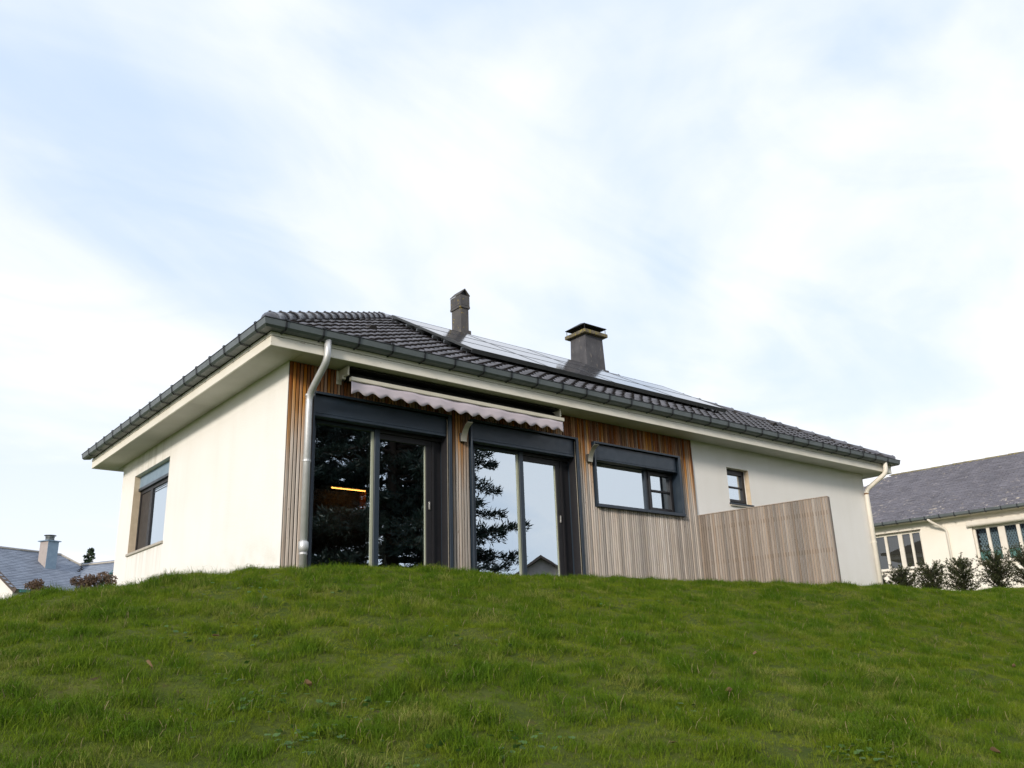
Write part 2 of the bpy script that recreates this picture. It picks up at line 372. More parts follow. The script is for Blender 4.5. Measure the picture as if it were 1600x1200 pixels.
D1 = (.3496, 2.6383, -.06, 2.3654); D2 = (3.0181, 5.2785, -.06, 2.3654); W3 = (5.6653, 7.9047, 1.227, 2.3654); SM = (9.404, 10.1075, 1.602, 2.352)
LW = (4.685, 6.65, .905, 2.39)
wall('wall', 'x', 0, .32, 0, LN, -.9, H + .1, [D1, D2, W3, SM], 'render_white')
wall('wall', 'y', 0.0, .32, .321, WD - .321, -.9, H + .1, [LW], 'render_white')
wall('wall', 'y', LN, -.32, .321, WD - .321, -.9, H + .1, [], 'render_white')
wall('wall', 'x', WD, -.32, 0, LN, -1.4, H + .1, [], 'render_white')
# interior shell
mb = MB()
mb.box(.33, LN - .33, .34, WD - .34, -.09, -.06)
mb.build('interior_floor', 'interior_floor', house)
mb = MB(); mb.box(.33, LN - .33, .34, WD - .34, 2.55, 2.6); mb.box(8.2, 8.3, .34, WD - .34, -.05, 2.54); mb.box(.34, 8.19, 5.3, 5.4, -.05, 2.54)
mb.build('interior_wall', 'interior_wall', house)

# --- cladding: backing sheet and individual slats
CW = 8.3515
mb = MB(); 
mb.box(0.012, CW - .01, -.004, -.016, -.3, 2.752)
bk = mb.v; mb = MB()
def backing(a0, a1, z0, z1): mb.box(a0, a1, -.004, -.014, z0, z1)
for a0, a1, z0, z1 in ((.004, D1[0], -.4, 2.75), (D1[1], D2[0], -.4, 2.75), (D2[1], W3[0], -.4, 2.75), (W3[1], CW - .004, -.4, 2.75), (D1[0], D1[1], D1[3], 2.75), (D2[0], D2[1], D2[3], 2.75), (W3[0], W3[1], W3[3], 2.75), (W3[0], W3[1], -.4, W3[2])):
    backing(a0, a1, z0, z1)
clad = mb.build('cladding', 'membrane', house); clad['label'] = 'vertical larch slats, orange under the eaves and silver-grey below'
SLM = {}
def slat_mesh(h, w=.039, d=.018, mat='cladding_wood'):
    k = (round(h, 3), w, d, mat)
    if k not in SLM:
        c = .006; prof = [(-w / 2, 0), (-w / 2, -d + c), (-w / 2 + c, -d), (w / 2 - c, -d), (w / 2, -d + c), (w / 2, 0)]
        mb = MB(); n = 6
        mb.add([(x, y, 0) for x, y in prof] + [(x, y, h) for x, y in prof], [(i, (i + 1) % n, n + (i + 1) % n, n + i) for i in range(n)] + [tuple(range(n))[::-1], tuple(range(n, 2 * n))])
        SLM[k] = mb.mesh('slat', mat)
    return SLM[k]
pitch = .0518
x = .026
while x < CW - .02:
    spans = [(-.4, 2.746)]
    hw = .0205
    for D in (D1, D2, W3):
        if x > D[0] - .012 and x < D[1] + .012:
            spans = [(D[3] + .004, 2.746)] + ([(-.4, W3[2] - .004)] if D is W3 else [])
        elif x + hw > D[0] - .002 and x - hw < D[1] + .002: spans = [s_ for s_ in spans]
    for z0, z1 in spans:
        o = link('slat', slat_mesh(z1 - z0, random.choice((.0375, .039, .041))), clad); o.location = (x + random.uniform(-.002, .002), -.0142 - random.uniform(0, .004), z0)
    x += pitch

# --- fascia, soffit
o1 = OV
def ring_strip(name, d0, d1, z0, z1, mat):
    """closed box ring round the eaves between offsets d0<d1 from the walls"""
    def pts(d): return [(-d, -d), (LN + d, -d), (LN + d, WD + d), (-d, WD + d)]
    mb = MB(); a, b_ = pts(d0), pts(d1)
    for i in range(4):
        j = (i + 1) % 4
        v = [(*a[i], z0), (*a[j], z0), (*b_[j], z0), (*b_[i], z0), (*a[i], z1), (*a[j], z1), (*b_[j], z1), (*b_[i], z1)]
        mb.add(v, [(0, 3, 2, 1), (4, 5, 6, 7), (0, 1, 5, 4), (2, 3, 7, 6)])
    return fixn(mb.build(name, mat, house))
bevel(ring_strip('fascia', OV - .025, OV, H - .012, 2.868, 'fascia_paint'), .003)
ring_strip('fascia_trim', OV - .025, OV + .006, 2.874, 2.925, 'fascia_paint')
ring_strip('eaves_board', OV - .03, OV - .012, 2.86, 3.03, 'roof_under')
soff = empty('soffit', (0, 0, 0)); soff.parent = house
def panel(x0, x1, y0, y1):
    mb = MB(); mb.box(x0 + .002, x1 - .002, y0, y1, H + .003 + random.uniform(0, .003), H + .014); mb.build('soffit_panel', 'soffit_board', soff)
ins = OV - .026
xs = [-ins, .02, 2.72, 5.42, 8.12, 10.82, 13.52, LN + ins]
for i in range(len(xs) - 1): panel(xs[i], xs[i + 1], -ins, -.002)
ys = [0.0, 2.6, 5.2, WD + ins]
for i in range(3): panel(-ins, -.002, ys[i] + .001, ys[i + 1])
panel(LN + .002, LN + ins, .001, WD + ins); panel(0.002, LN, WD + .002, WD + ins)
# --- gutter with brackets
prof = [(.012, 3.046), (.016, 2.934), (.030, 2.922), (.128, 2.928), (.158, 2.956), (.170, 3.034), (.170, 3.040), (.160, 3.040), (.150, 2.962), (.124, 2.937), (.032, 2.932), (.024, 3.046)]
mb = MB(); n = len(prof)
def gp(d, k): q = OV + d; return [(-q, WD + q), (-q, -q), (LN + q, -q), (LN + q, WD + q)][k]
for k in range(4):
    mb.v += [(*gp(d, k), z) for d, z in prof]
for k in range(3):
    for i in range(n):
        j = (i + 1) % n; mb.f.append((k * n + i, k * n + j, (k + 1) * n + j, (k + 1) * n + i))
mb.f += [tuple(range(n)), tuple(range(3 * n, 4 * n))]
gut = fixn(mb.build('gutter', 'gutter_zinc', house))
mb = MB(); bd_ = [(.166 + .011 * math.cos(k * math.pi / 4), 3.043 + .011 * math.sin(k * math.pi / 4)) for k in range(8)]
for k in range(4): mb.v += [(*gp(d, k), z) for d, z in bd_]
for k in range(3):
    for i in range(8): mb.f.append((k * 8 + i, k * 8 + (i + 1) % 8, (k + 1) * 8 + (i + 1) % 8, (k + 1) * 8 + i))
fixn(mb.build('bead', 'gutter_bracket', gut))
bp = [(.008, 2.914), (.030, 2.914), (.132, 2.920), (.165, 2.951), (.177, 3.030), (.184, 3.040), (.184, 3.056), (.150, 3.060)]
def bracket_mesh():
    mb = MB(); w = .013; t = .006
    for i in range(len(bp) - 1):
        (a, b_), (c, d) = bp[i], bp[i + 1]; e = Vector((c - a, d - b_)).normalized(); nn = Vector((e.y, -e.x)) * t
        q = [(a + nn.x, b_ + nn.y), (c + nn.x, d + nn.y), (c, d), (a, b_)]
        mb.add([(-w, -u, z) for u, z in q] + [(w, -u, z) for u, z in q], [(0, 1, 2, 3), (7, 6, 5, 4), (0, 4, 5, 1), (1, 5, 6, 2), (2, 6, 7, 3), (3, 7, 4, 0)])
    return mb.mesh('bracket', 'gutter_bracket')
BM = bracket_mesh(); xx = -.36
while xx < LN + .6:
    o = link('bracket', BM, gut); o.location = (xx, -OV, 0); xx += .536
yy = -.36
while yy < WD + .6:
    o = link('bracket', BM, gut); o.location = (-OV, yy, 0); o.rotation_euler.z = -math.pi / 2; yy += .53
# dirt-streaked cap of gutter seams
# --- roof slabs
RX1 = 8.35   # far end of the ridge: the right-hand hip is longer than the left one
roofv = [(EV + .02, EV + .02, ZE - .03), (LN - EV - .02, EV + .02, ZE - .03), (LN - EV - .02, WD - EV - .02, ZE - .03), (EV + .02, WD - EV - .02, ZE - .03), (WD / 2, WD / 2, APZ - .03), (RX1, WD / 2, APZ - .03)]
mb = MB(); mb.add(roofv, [(0, 1, 5, 4), (1, 2, 5), (2, 3, 4, 5), (3, 0, 4)])
mb.add([(q[0], q[1], ZE - .06) for q in roofv[:4]], [(3, 2, 1, 0)])
roof = mb.build('roof', 'roof_under', house)
# pantile
TW, TE, TL = .241, .252, .31
def tile_mesh():
    mb = MB(); ns = 8; th = .024
    def pz(s): # s 0..1 : trough then roll
        return .030 * (max(0, math.sin((s - .42) / .58 * math.pi)) if s > .42 else -.28 * math.sin(s / .42 * math.pi))
    pr = [(TW * 1.06 * k / ns - TW * .03, pz(k / ns)) for k in range(ns + 1)]
    up = [(x, 0, z + .040) for x, z in pr]; bk_ = [(x, TL, z + .004) for x, z in pr]; lo = [(x, 0.001, z + .040 - th) for x, z in pr]
    n = ns + 1; V = up + bk_ + lo
    F = [(i, i + 1, n + i + 1, n + i) for i in range(ns)] + [(2 * n + i, 2 * n + i + 1, i + 1, i) for i in range(ns)]
    mb.add(V, F); return mb
tmb = tile_mesh(); TM = tmb.mesh('tile', 'roof_tile', smooth=True)
TM.polygons.foreach_set('use_smooth', [i < 8 for i in range(16)]); TM.materials.append(M('tile_edge')); TM.polygons.foreach_set('material_index', [0 if i < 8 else 1 for i in range(16)])
rotx = Matrix.Rotation(R(30), 4, 'X')
PX0, PX1 = 3.40, 10.12
spots = []
rows = int((WD / 2 - EV) / math.cos(R(30)) / TE)
for r_ in range(rows + 1):
    s_ = r_ * TE; y = EV - .045 + s_ * math.cos(R(30)); z = ZE + (y - EV) * TP
    yc = y + .12
    xlim = LN - EV - (yc - EV) / (WD / 2 - EV) * (LN - EV - RX1)   # right hip line in plan
    nn = int(math.ceil((LN - 2 * EV) / TW))
    for k in range(nn + 1):
        x = EV + k * TW
        if x + TW * .5 < yc - .02 or x + TW * .5 > xlim + .03 or yc > WD / 2 - .03: continue
        spots.append((x, y, z))
def hidden(q): return PX0 + .2 < q[0] < PX1 - .25 and q[1] > .55
vis = sorted([q for q in spots if not hidden(q)], key=lambda q: (Vector(q) - CAM).length)
for q in vis[:300]:
    o = link('tile', TM, roof); o.location = (q[0], q[1], q[2] + random.uniform(0, .004)); o.rotation_euler = (R(30) + random.uniform(-.012, .012), random.uniform(-.012, .012), random.uniform(-.008, .008))
mb = MB()
for q in vis[300:] + [q for q in spots if hidden(q)]:
    mm = Matrix.Translation(q) @ Matrix.Rotation(R(30) + random.uniform(-.01, .01), 4, 'X') @ Matrix.Rotation(random.uniform(-.01, .01), 4, 'Y')
    mb.add([mm @ Vector(v) for v in tmb.v], tmb.f)
o = mb.build('tiles', 'roof_tile', roof); o['kind'] = 'stuff'; o.data.materials.append(M('tile_edge')); o.data.polygons.foreach_set('material_index', [0 if i % 16 < 8 else 1 for i in range(len(o.data.polygons))]); o.data.polygons.foreach_set('use_smooth', [i % 16 < 8 for i in range(len(o.data.polygons))])
# ridge and hip tiles
def cap_mesh(ln=.44, r0=.128, r1=.105):
    mb = MB(); ns = 9
    def ringv(x, r, dz=0): return [(x, r * math.cos(math.pi * k / ns), r * .86 * math.sin(math.pi * k / ns) + dz) for k in range(ns + 1)]
    st = [(0, r0 - .016), (0, r0), (.035, r0 + .004), (.05, r0 - .006), (ln, r1)]
    V = []
    for x, r in st: V += ringv(x, r)
    n = ns + 1; F = []
    for i in range(len(st) - 1):
        for k in range(ns): F.append((i * n + k, i * n + k + 1, (i + 1) * n + k + 1, (i + 1) * n + k))
    mb.add(V, F)
    mb.box(.012, .04, -.014, .014, r0 * .86 - .005, r0 * .86 + .013)   # fixing clip at the joint
    return mb.mesh('ridge_tile', 'roof_tile', smooth=False)
CM = cap_mesh(); CM.polygons.foreach_set('use_smooth', [9 <= i < 36 for i in range(len(CM.polygons))])
def cap_run(a, b_, step, lift):
    a, b_ = Vector(a), Vector(b_); d = (b_ - a); n = int(d.length / step); d.normalize()
    side = Vector((0, 0, 1)).cross(d).normalized(); up = d.cross(side)
    for k in range(n + 1):
        q = a + d * (k * step) + up * lift
        mm = Matrix.Identity(4)
        for i in range(3): mm[i][0] = d[i]; mm[i][1] = side[i]; mm[i][2] = up[i]; mm[i][3] = q[i]
        o = link('ridge_tile', CM, roof); o.matrix_world = mm @ Matrix.Rotation(random.uniform(-.02, .02), 4, 'Y')
cap_run((EV + .03, EV + .03, ZE + .03), (WD / 2 - .1, WD / 2 - .1, APZ - .03), .40, .005)
cap_run((LN - EV - .03, EV + .03, ZE + .03), (RX1 + .1, WD / 2 - .06, APZ - .03), .40, .005)
cap_run((WD / 2 - .1, WD / 2, APZ - .01), (RX1 - .3, WD / 2, APZ - .01), .40, .012)
for a_, b_, nm in (((EV, EV, ZE), (WD / 2, WD / 2, APZ), 0), ((LN - EV, EV, ZE), (RX1, WD / 2, APZ), 0), ((WD / 2, WD / 2, APZ), (RX1, WD / 2, APZ), 1)):
    a_, b_ = Vector(a_), Vector(b_); d_ = (b_ - a_).normalized(); s_ = Vector((0, 0, 1)).cross(d_).normalized(); u_ = d_.cross(s_)
    mb = MB(); q0, q1 = a_ + d_ * .08, b_
    mb.add([q0 - s_ * .15 - u_ * .10, q0 + s_ * .15 - u_ * .10, q0 + s_ * .085 + u_ * .075, q0 - s_ * .085 + u_ * .075] + [q + (q1 - q0) for q in (q0 - s_ * .15 - u_ * .10, q0 + s_ * .15 - u_ * .10, q0 + s_ * .085 + u_ * .075, q0 - s_ * .085 + u_ * .075)], [(0, 1, 2, 3), (7, 6, 5, 4), (0, 4, 5, 1), (1, 5, 6, 2), (2, 6, 7, 3), (3, 7, 4, 0)])
    fixn(mb.build('cap_filler', 'roof_under', roof))  # dark filler: the shadow gap under the cap tiles is put into its colour
# rounded starter at the near hip foot
for cx_, in ((EV + .02,),):
    bm = bmesh.new(); bmesh.ops.create_uvsphere(bm, u_segments=16, v_segments=10, radius=.135)
    for v in bm.verts: v.co.z *= .86
    me = bpy.data.meshes.new('hip_starter'); bm.to_mesh(me); bm.free(); me.materials.append(M('roof_tile'))
    me.polygons.foreach_set('use_smooth', [True] * len(me.polygons)); o = link('hip_starter', me, roof); o.location = (EV + .05, EV + .05, ZE + .035)
# vent tiles: small hooded bumps
for x, y in ((1.82, .92), (10.47, .86), (12.27, .68)):
    mb = MB(); ns = 8; 
    V = [(0.075 * math.cos(math.pi * k / ns), -.02, .075 * math.sin(math.pi * k / ns)) for k in range(ns + 1)] + [(0.05 * math.cos(math.pi * k / ns), .16, .02 * math.sin(math.pi * k / ns)) for k in range(ns + 1)]
    mb.add(V, [(k, k + 1, ns + 2 + k, ns + 1 + k) for k in range(ns)] + [tuple(range(ns + 1))[::-1]])
    o = mb.build('vent_tile', 'roof_under', roof); o.location = (x, y, ZE + (y - EV) * TP + .055); o.rotation_euler.x = R(30)

# --- chimneys
def chimney_flue():
    c = empty('chimney', (0, 0, 0)); c.parent = house; c['label'] = 'narrow lichen-spotted flue with a pointed gabled top'
    x0, y0, w, d = 5.50, 3.56, .215, .34; zt = 6.43
    mb = MB(); 
    for (g, za, zb) in ((.035, 5.15, 5.62), (0, 5.60, 6.17)): mb.box(x0 - g, x0 + w + g, y0 - g, y0 + d + g, za, zb)
    bevel(mb.build('shaft', 'chimney_fibre', c), .008)
    g = .024
    mb = MB(); mb.box(x0 - g, x0 + w + g, y0 - g, y0 + d + g, 6.13, 6.19)
    mb.box(x0 - g + .006, x0 + w + g - .006, y0 - g + .006, y0 + d + g - .006, 6.192, zt)
    bevel(mb.build('collar', 'chimney_fibre', c), .006)
    X0, X1, Y0, Y1, xm = x0 - g, x0 + w + g, y0 - g, y0 + d + g, x0 + w / 2; zr = zt + .14
    mb = MB(); t = .022
    for sgn, xa in ((-1, X0), (1, X1)):
        mb.add([(xa, Y0, zt), (xa, Y1, zt), (xm, Y1, zr), (xm, Y0, zr), (xa, Y0, zt + t), (xa, Y1, zt + t), (xm, Y1, zr + t), (xm, Y0, zr + t)], [(0, 1, 2, 3), (7, 6, 5, 4), (0, 4, 5, 1), (0, 3, 7, 4), (1, 5, 6, 2)])
    fixn(mb.build('gable_cap', 'chimney_fibre', c))
    mb = MB(); mb.add([(X0 + .02, Y0 + .05, zt), (X1 - .02, Y0 + .05, zt), (xm, Y0 + .05, zr - .01)], [(0, 1, 2)]); mb.build('vent_opening', 'cowl_metal', c)
chimney_flue()
def chimney_stack():
    c = empty('chimney', (0, 0, 0)); c.parent = house; c['label'] = 'square slate-clad chimney with lichened slab and black metal cowl'
    x0, y0, w, d = 9.10, 3.45, .58, .52; zt = 6.27; mb = MB()
    g = .045
    mb.add([(x0 - g, y0 - g, 4.6), (x0 + w + g, y0 - g, 4.6), (x0 + w + g, y0 + d + g, 4.6), (x0 - g, y0 + d + g, 4.6), (x0, y0, zt), (x0 + w, y0, zt), (x0 + w, y0 + d, zt), (x0, y0 + d, zt)],
           [(0, 3, 2, 1), (4, 5, 6, 7), (0, 1, 5, 4), (1, 2, 6, 5), (2, 3, 7, 6), (3, 0, 4, 7)])
    bevel(mb.build('shaft', 'chimney_slate', c), .006)
    mb = MB(); mb.box(x0 - .075, x0 + w + .075, y0 - .075, y0 + d + .075, 4.6, 5.42); mb.build('flashing', 'chimney_slate', c)
    g = .10; mb = MB(); mb.box(x0 - g, x0 + w + g, y0 - g, y0 + d + g, zt, zt + .095); bevel(mb.build('slab', 'lichen_slab', c), .018, 2)
    zc = zt + .22; a, b_, e, f = x0 - .085, x0 + w + .085, y0 - .085, y0 + d + .085
    for lx in (a + .03, b_ - .03):
        for ly in (e + .03, f - .03):
            mb = MB(); mb.tube([(lx, ly, zt + .09), (lx, ly, zc + .03)], .009, 6); mb.build('leg', 'cowl_metal', c)
    xm, ym = (a + b_) / 2, (e + f) / 2; mb = MB(); t = .012
    for k in (0, t): mb.v += [(a, e, zc + k), (b_, e, zc + k), (b_, f, zc + k), (a, f, zc + k), (xm - .16, ym, zc + .15 + k), (xm + .16, ym, zc + .15 + k)]
    fs = [(0, 1, 5, 4), (1, 2, 5), (2, 3, 4, 5), (3, 0, 4)]
    mb.f = [tuple(reversed(q)) for q in fs] + [tuple(i + 6 for i in q) for q in fs] + [(0, 1, 7, 6), (1, 2, 8, 7), (2, 3, 9, 8), (3, 0, 6, 9)]
    fixn(mb.build('cowl', 'cowl_metal', c))
chimney_stack()
c = empty('vent_pipe', (0, 0, 0)); c.parent = house; c['label'] = 'small capped vent pipe showing above the ridge'
mb = MB(); mb.tube([(7.75, 4.25, 4.9), (7.75, 4.25, 5.74)], .055, 12); mb.build('pipe', 'gutter_zinc', c, True)
mb = MB(); mb.tube([(7.75, 4.25, 5.72), (7.75, 4.25, 5.79)], .078, 12); mb.build('cap', 'gutter_zinc', c, True)

# --- downpipes
def pipe(name, pts, r, mat, bands, label, socket=None, bandmat=None):
    p_ = [Vector(q) for q in pts]; sm = [p_[0]]
    for i in range(1, len(p_) - 1):   # rounded elbows
        a, q, c_ = p_[i - 1], p_[i], p_[i + 1]; d = min(.11, (q - a).length * .45, (c_ - q).length * .45)
        e0 = q + (a - q).normalized() * d; e1 = q + (c_ - q).normalized() * d
        for k in range(7):
            t = k / 6; sm.append(e0 * (1 - t) ** 2 + q * 2 * t * (1 - t) + e1 * t * t)
    sm.append(p_[-1]); mb = MB(); mb.tube(sm, r, 16); o = fixn(mb.build(name, mat, house, True)); o['label'] = label
    x, y = pts[-1][0], pts[-1][1]
    for z in bands:
        mb = MB(); mb.tube([(x, y, z - .013), (x, y, z + .013)], r + .008, 16); mb.box(x - .012, x + .012, y, .0, z - .01, z + .01); fixn(mb.build('clamp', bandmat or mat, o))
    if socket:
        mb = MB(); mb.tube([(x, y, socket[0]), (x, y, socket[1]), (x, y, socket[1] + .015), (x, y, socket[2] - .015), (x, y, socket[2])], [r + .004, r + .014, r + .018, r + .018, r + .006], 16); fixn(mb.build('socket', mat, o, True))
    return o
pipe('downpipe', [(.28, -.575, 2.96), (.28, -.575, 2.66), (.255, -.125, 2.28), (.255, -.125, -.4)], .047, 'pipe_zinc', (2.27, 1.36, .14), 'grey zinc downpipe beside the first glass door', (.16, .20, .30))
pipe('downpipe', [(14.62, -.575, 2.96), (14.62, -.575, 2.70), (14.50, -.075, 2.36), (14.50, -.075, -.4)], .052, 'pipe_cream', (1.15,), 'cream painted downpipe on the far corner')
mb = MB(); mb.tube([(14.50, -.075, 2.26), (14.50, -.075, 2.295)], .0545, 16); mb.build('rusty_band', 'pipe_rust', bpy.data.objects['downpipe.001'])

# --- sliding doors and windows
def frame_rect(mb, x0, x1, z0, z1, w, y0, y1, wt=None, wb=None):
    wt = w if wt is None else wt; wb = w if wb is None else wb
    mb.box(x0, x0 + w, y0, y1, z0, z1); mb.box(x1 - w, x1, y0, y1, z0, z1)
    mb.box(x0 + w, x1 - w, y0 + .0005, y1 - .0005, z1 - wt, z1); mb.box(x0 + w, x1 - w, y0 + .0005, y1 - .0005, z0, z0 + wb)
def pane(x0, x1, z0, z1, y, parent, mat='window_glass', plane='y'):
    mb = MB()
    if plane == 'y': mb.box(x0, x1, y, y + .008, z0, z1)
    else: mb.box(y, y + .008, x0, x1, z0, z1)
    # single outer sheet keeps the reflection crisp
    mb.f = [mb.f[2] if plane == 'y' else mb.f[5]]; mb.t = mb.t[:1]
    return mb.build('pane', mat, parent)
def surround(D, parent, bottom=None):
    """projecting sheet-metal tunnel frame"""
    x0, x1, z0, z1 = D; yf = -.085; t = .012; mb = MB()
    mb.box(x0 - .004, x1 + .004, yf, .315, z1 - t, z1 + .003); mb.box(x0 - .004, x0 + t, yf, .315, z0, z1 - t); mb.box(x1 - t, x1 + .004, yf, .315, z0, z1 - t)
    # folded front lips
    l = .052
    mb.box(x0 - .006, x0 + .020, yf - .004, yf + .012, z0, z1 + .004); mb.box(x1 - l, x1 + .006, yf - .004, yf + .010, z0, z1 + .004); mb.box(x0 + .020, x1 - l, yf - .004, yf + .012, z1 - .030, z1 + .004)
    if bottom: mb.box(x0 - .006, x1 + .006, yf - .02, .30, z0 - .006, z0 + bottom)
    return bevel(mb.build('surround', 'anthracite', parent), .002)
def sliding_door(D, g, label):
    """g: fixed pane x0,x1 ; mullion end ; leaf pane x0,x1"""
    x0, x1, z0, z1 = D; d = empty('sliding_door', (0, 0, 0)); d.parent = house; d['label'] = label
    surround(D, d)
    mb = MB(); mb.box(x0 + .021, x1 - .066, -.030, .12, 2.075, z1 - .034); bevel(mb.build('shutter_box', 'anthracite', d), .003)
    mb = MB(); mb.box(x0 + .021, x1 - .068, -.036, .10, 2.030, 2.073); bevel(mb.build('shutter_slat', 'anthracite', d), .006)
    ya, yb = .135, .215; gx0, gx1, lx0, lx1 = g
    mb = MB()  # fixed frame
    mb.box(x0 + .013, gx0, ya, yb, z0, 2.03); mb.box(gx0, gx1, ya + .001, yb, 1.985, 2.029); mb.box(gx0, gx1, ya + .001, yb, z0, .0)
    mb.box(gx1, gx1 + .085, ya - .012, yb, z0, 2.028)
    bevel(mb.build('fixed_frame', 'anthracite', d), .003)
    mb = MB(); mb.box(lx0 - .03, lx1 + .10, ya + .035, yb + .05, 1.90, 1.985); mb.box(lx1, lx1 + .10, ya + .034, yb + .05, z0, 1.90); mb.box(lx0 - .03, lx1, ya + .035, yb + .05, z0, .035)
    bevel(mb.build('leaf_frame', 'dark_reveal', d), .003)
    mb = MB(); mb.box(gx1 + .085, x1 - .013, ya, yb + .05, 1.986, 2.029); mb.box(lx1 + .102, lx1 + .135, ya + .02, yb + .05, z0, 1.985); mb.box(lx1 + .15, x1 - .013, ya + .06, yb + .06, z0, 1.985)
    mb.build('jamb_frame', 'dark_reveal', d)
    mb = MB(); mb.box(x1 - .060, x1 - .053, -.06, -.05, z0, 2.30); mb.build('shutter_track', 'track_metal', d)
    mb = MB(); mb.box(x1 - .052, x1 - .0125, -.05, .12, z0, 2.33); mb.build('track_cover', 'dark_reveal', d)
    mb = MB(); mb.box(gx1 - .050, gx1 - .004, yb + .01, yb + .05, z0, 1.99); mb.box(lx1 - .035, lx1 - .004, yb + .012, yb + .05, z0, 1.90)
    mb.build('inner_stile', 'inner_frame', d)
    mb = MB(); mb.box(gx1 - .038, gx1 - .001, ya + .016, ya + .029, .001, 1.984); mb.box(lx1 - .013, lx1 - .001, ya + .048, ya + .061, .036, 1.899); mb.build('stile_stand_in', 'inner_frame', d)  # added strips outside the panes, standing in for the pale inner stile behind
    pane(gx0, gx1, 0, 1.985, ya + .03, d); pane(lx0 - .03, lx1, .035, 1.90, ya + .062, d)
    mb = MB(); mb.box(lx1 + .042, lx1 + .066, ya + .014, ya + .034, .93, 1.05); bevel(mb.build('handle', 'handle_steel', d), .006, 2)
sliding_door(D1, (.50, 1.43, 1.56, 2.34), 'first glass sliding door, dark with tree reflections, warm light strip inside')
sliding_door(D2, (3.235, 4.13, 4.26, 4.955), 'second glass sliding door mirroring sky and a conifer branch')
# wide window
w = empty('window', (0, 0, 0)); w.parent = house; w['label'] = 'wide anthracite window set in the wood cladding'
surround(W3, w, .045)
mb = MB(); mb.box(W3[0] + .021, W3[1] - .066, -.030, .12, 2.085, W3[3] - .034); bevel(mb.build('shutter_box', 'anthracite', w), .003)
mb = MB(); mb.box(W3[0] + .021, W3[1] - .068, -.036, .10, 2.052, 2.083); bevel(mb.build('shutter_slat', 'anthracite', w), .006)
mb = MB(); z0 = W3[2] + .046; frame_rect(mb, 5.68, 7.16, z0, 2.09, .05, .135, .21); bevel(mb.build('fixed_frame', 'anthracite', w), .003)
mb.v; mb = MB(); frame_rect(mb, 7.162, 7.892, z0, 2.09, .045, .14, .22); frame_rect(mb, 7.21, 7.845, z0 + .046, 2.04, .055, .12, .20); mb.box(7.266, 7.789, .13, .19, 1.675, 1.71)
bevel(mb.build('sash', 'dark_reveal', w), .003)
pane(5.73, 7.11, z0 + .05, 2.04, .165, w); pane(7.266, 7.789, z0 + .10, 1.674, .165, w); pane(7.266, 7.789, 1.711, 1.985, .165, w)
def curtain(x0, x1, z0, z1, y, label):
    mb = MB(); n = 60
    for k in range(n + 1):
        x = x0 + (x1 - x0) * k / n; yy = y + .018 * math.sin(k * 1.15) + .006 * math.sin(k * 2.9)
        mb.v += [(x, yy, z0), (x, yy, z1)]
    mb.f = [(2 * k, 2 * k + 2, 2 * k + 3, 2 * k + 1) for k in range(n)]; mb.t = [0] * n
    o = mb.build('lace_curtain', 'lace', smooth=True); o.modifiers.new('thick', 'SOLIDIFY').thickness = .003; tag(o, label, 'curtain')
curtain(7.2, 7.85, 1.28, 2.08, .27, 'pale lace curtain behind the divided sash of the wide window')
# small window
w = empty('window', (0, 0, 0)); w.parent = house; w['label'] = 'small dark window with one glazing bar above the slatted screen'
mb = MB(); frame_rect(mb, SM[0] + .001, SM[1] - .001, SM[2] + .03, SM[3] - .001, .05, .12, .19); frame_rect(mb, SM[0] + .052, SM[1] - .052, SM[2] + .081, SM[3] - .052, .055, .105, .18); mb.box(SM[0] + .108, SM[1] - .108, .115, .175, 1.975, 2.005)
bevel(mb.build('frame', 'dark_reveal', w), .003)
pane(SM[0] + .1, SM[1] - .1, SM[2] + .13, 1.976, .145, w); pane(SM[0] + .1, SM[1] - .1, 2.004, SM[3] - .1, .145, w)
mb = MB(); mb.box(SM[0] - .02, SM[1] + .02, -.045, .118, SM[2] - .002, SM[2] + .028); bevel(mb.build('sill', 'anthracite', w), .004)
mb = MB(); mb.box(SM[0] - .01, SM[1] + .01, -.035, -.002, SM[2] - .03, SM[2] - .003); mb.build('sill_edge', 'sill_stone', w)
mb = MB(); mb.box(SM[1] - .004, SM[1] + .0, -.0, .10, SM[2] + .03, SM[3]); mb.build('reveal', 'reveal_warm', w)
curtain(SM[0] + .06, SM[1] - .06, 1.62, 2.34, .24, 'pale curtain behind the small window above the slatted screen')
# side window on the left wall
w = empty('window', (0, 0, 0)); w.parent = house; w['label'] = 'side window with grey shutter box and stone sill on the left wall'
y0, y1, z0, z1 = LW
mb = MB(); mb.box(-.03, .13, y0 - .02, y1 + .02, z0 - .035, z0 + .012); bevel(mb.build('sill', 'sill_stone', w), .006)
mb = MB(); mb.box(.10, .24, y0 + .003, y1 - .003, 2.16, z1 - .002); bevel(mb.build('shutter_box', 'zinc_blue', w), .004)
mb = MB(); mb.box(.085, .14, y0 + .004, y1 - .004, 2.105, 2.155); mb.build('shutter_slat', 'anthracite', w)
mb = MB(); ym = 5.98
for a, c in ((y0 + .003, ym), (ym + .002, y1 - .003)):
    mb.box(.13, .20, a, a + .06, z0 + .013, 2.10); mb.box(.13, .20, c - .06, c, z0 + .013, 2.10); mb.box(.131, .199, a + .06, c - .06, 2.04, 2.099); mb.box(.131, .199, a + .06, c - .06, z0 + .013, z0 + .06)
mb.build('frame', 'dark_reveal', w)
pane(y0 + .06, ym - .06, z0 + .06, 2.04, .155, w, plane='x')
mb = MB(); mb.box(.15, .16, ym + .06, y1 - .06, z0 + .06, 2.04); mb.build('fly_screen', 'blind_dark', w)
for zr_ in (2.0, 1.96):
    mb = MB(); mb.box(.148, .152, y0 + .07, ym - .07, zr_, zr_ + .012); mb.build('blind_slat', 'anthracite', w)
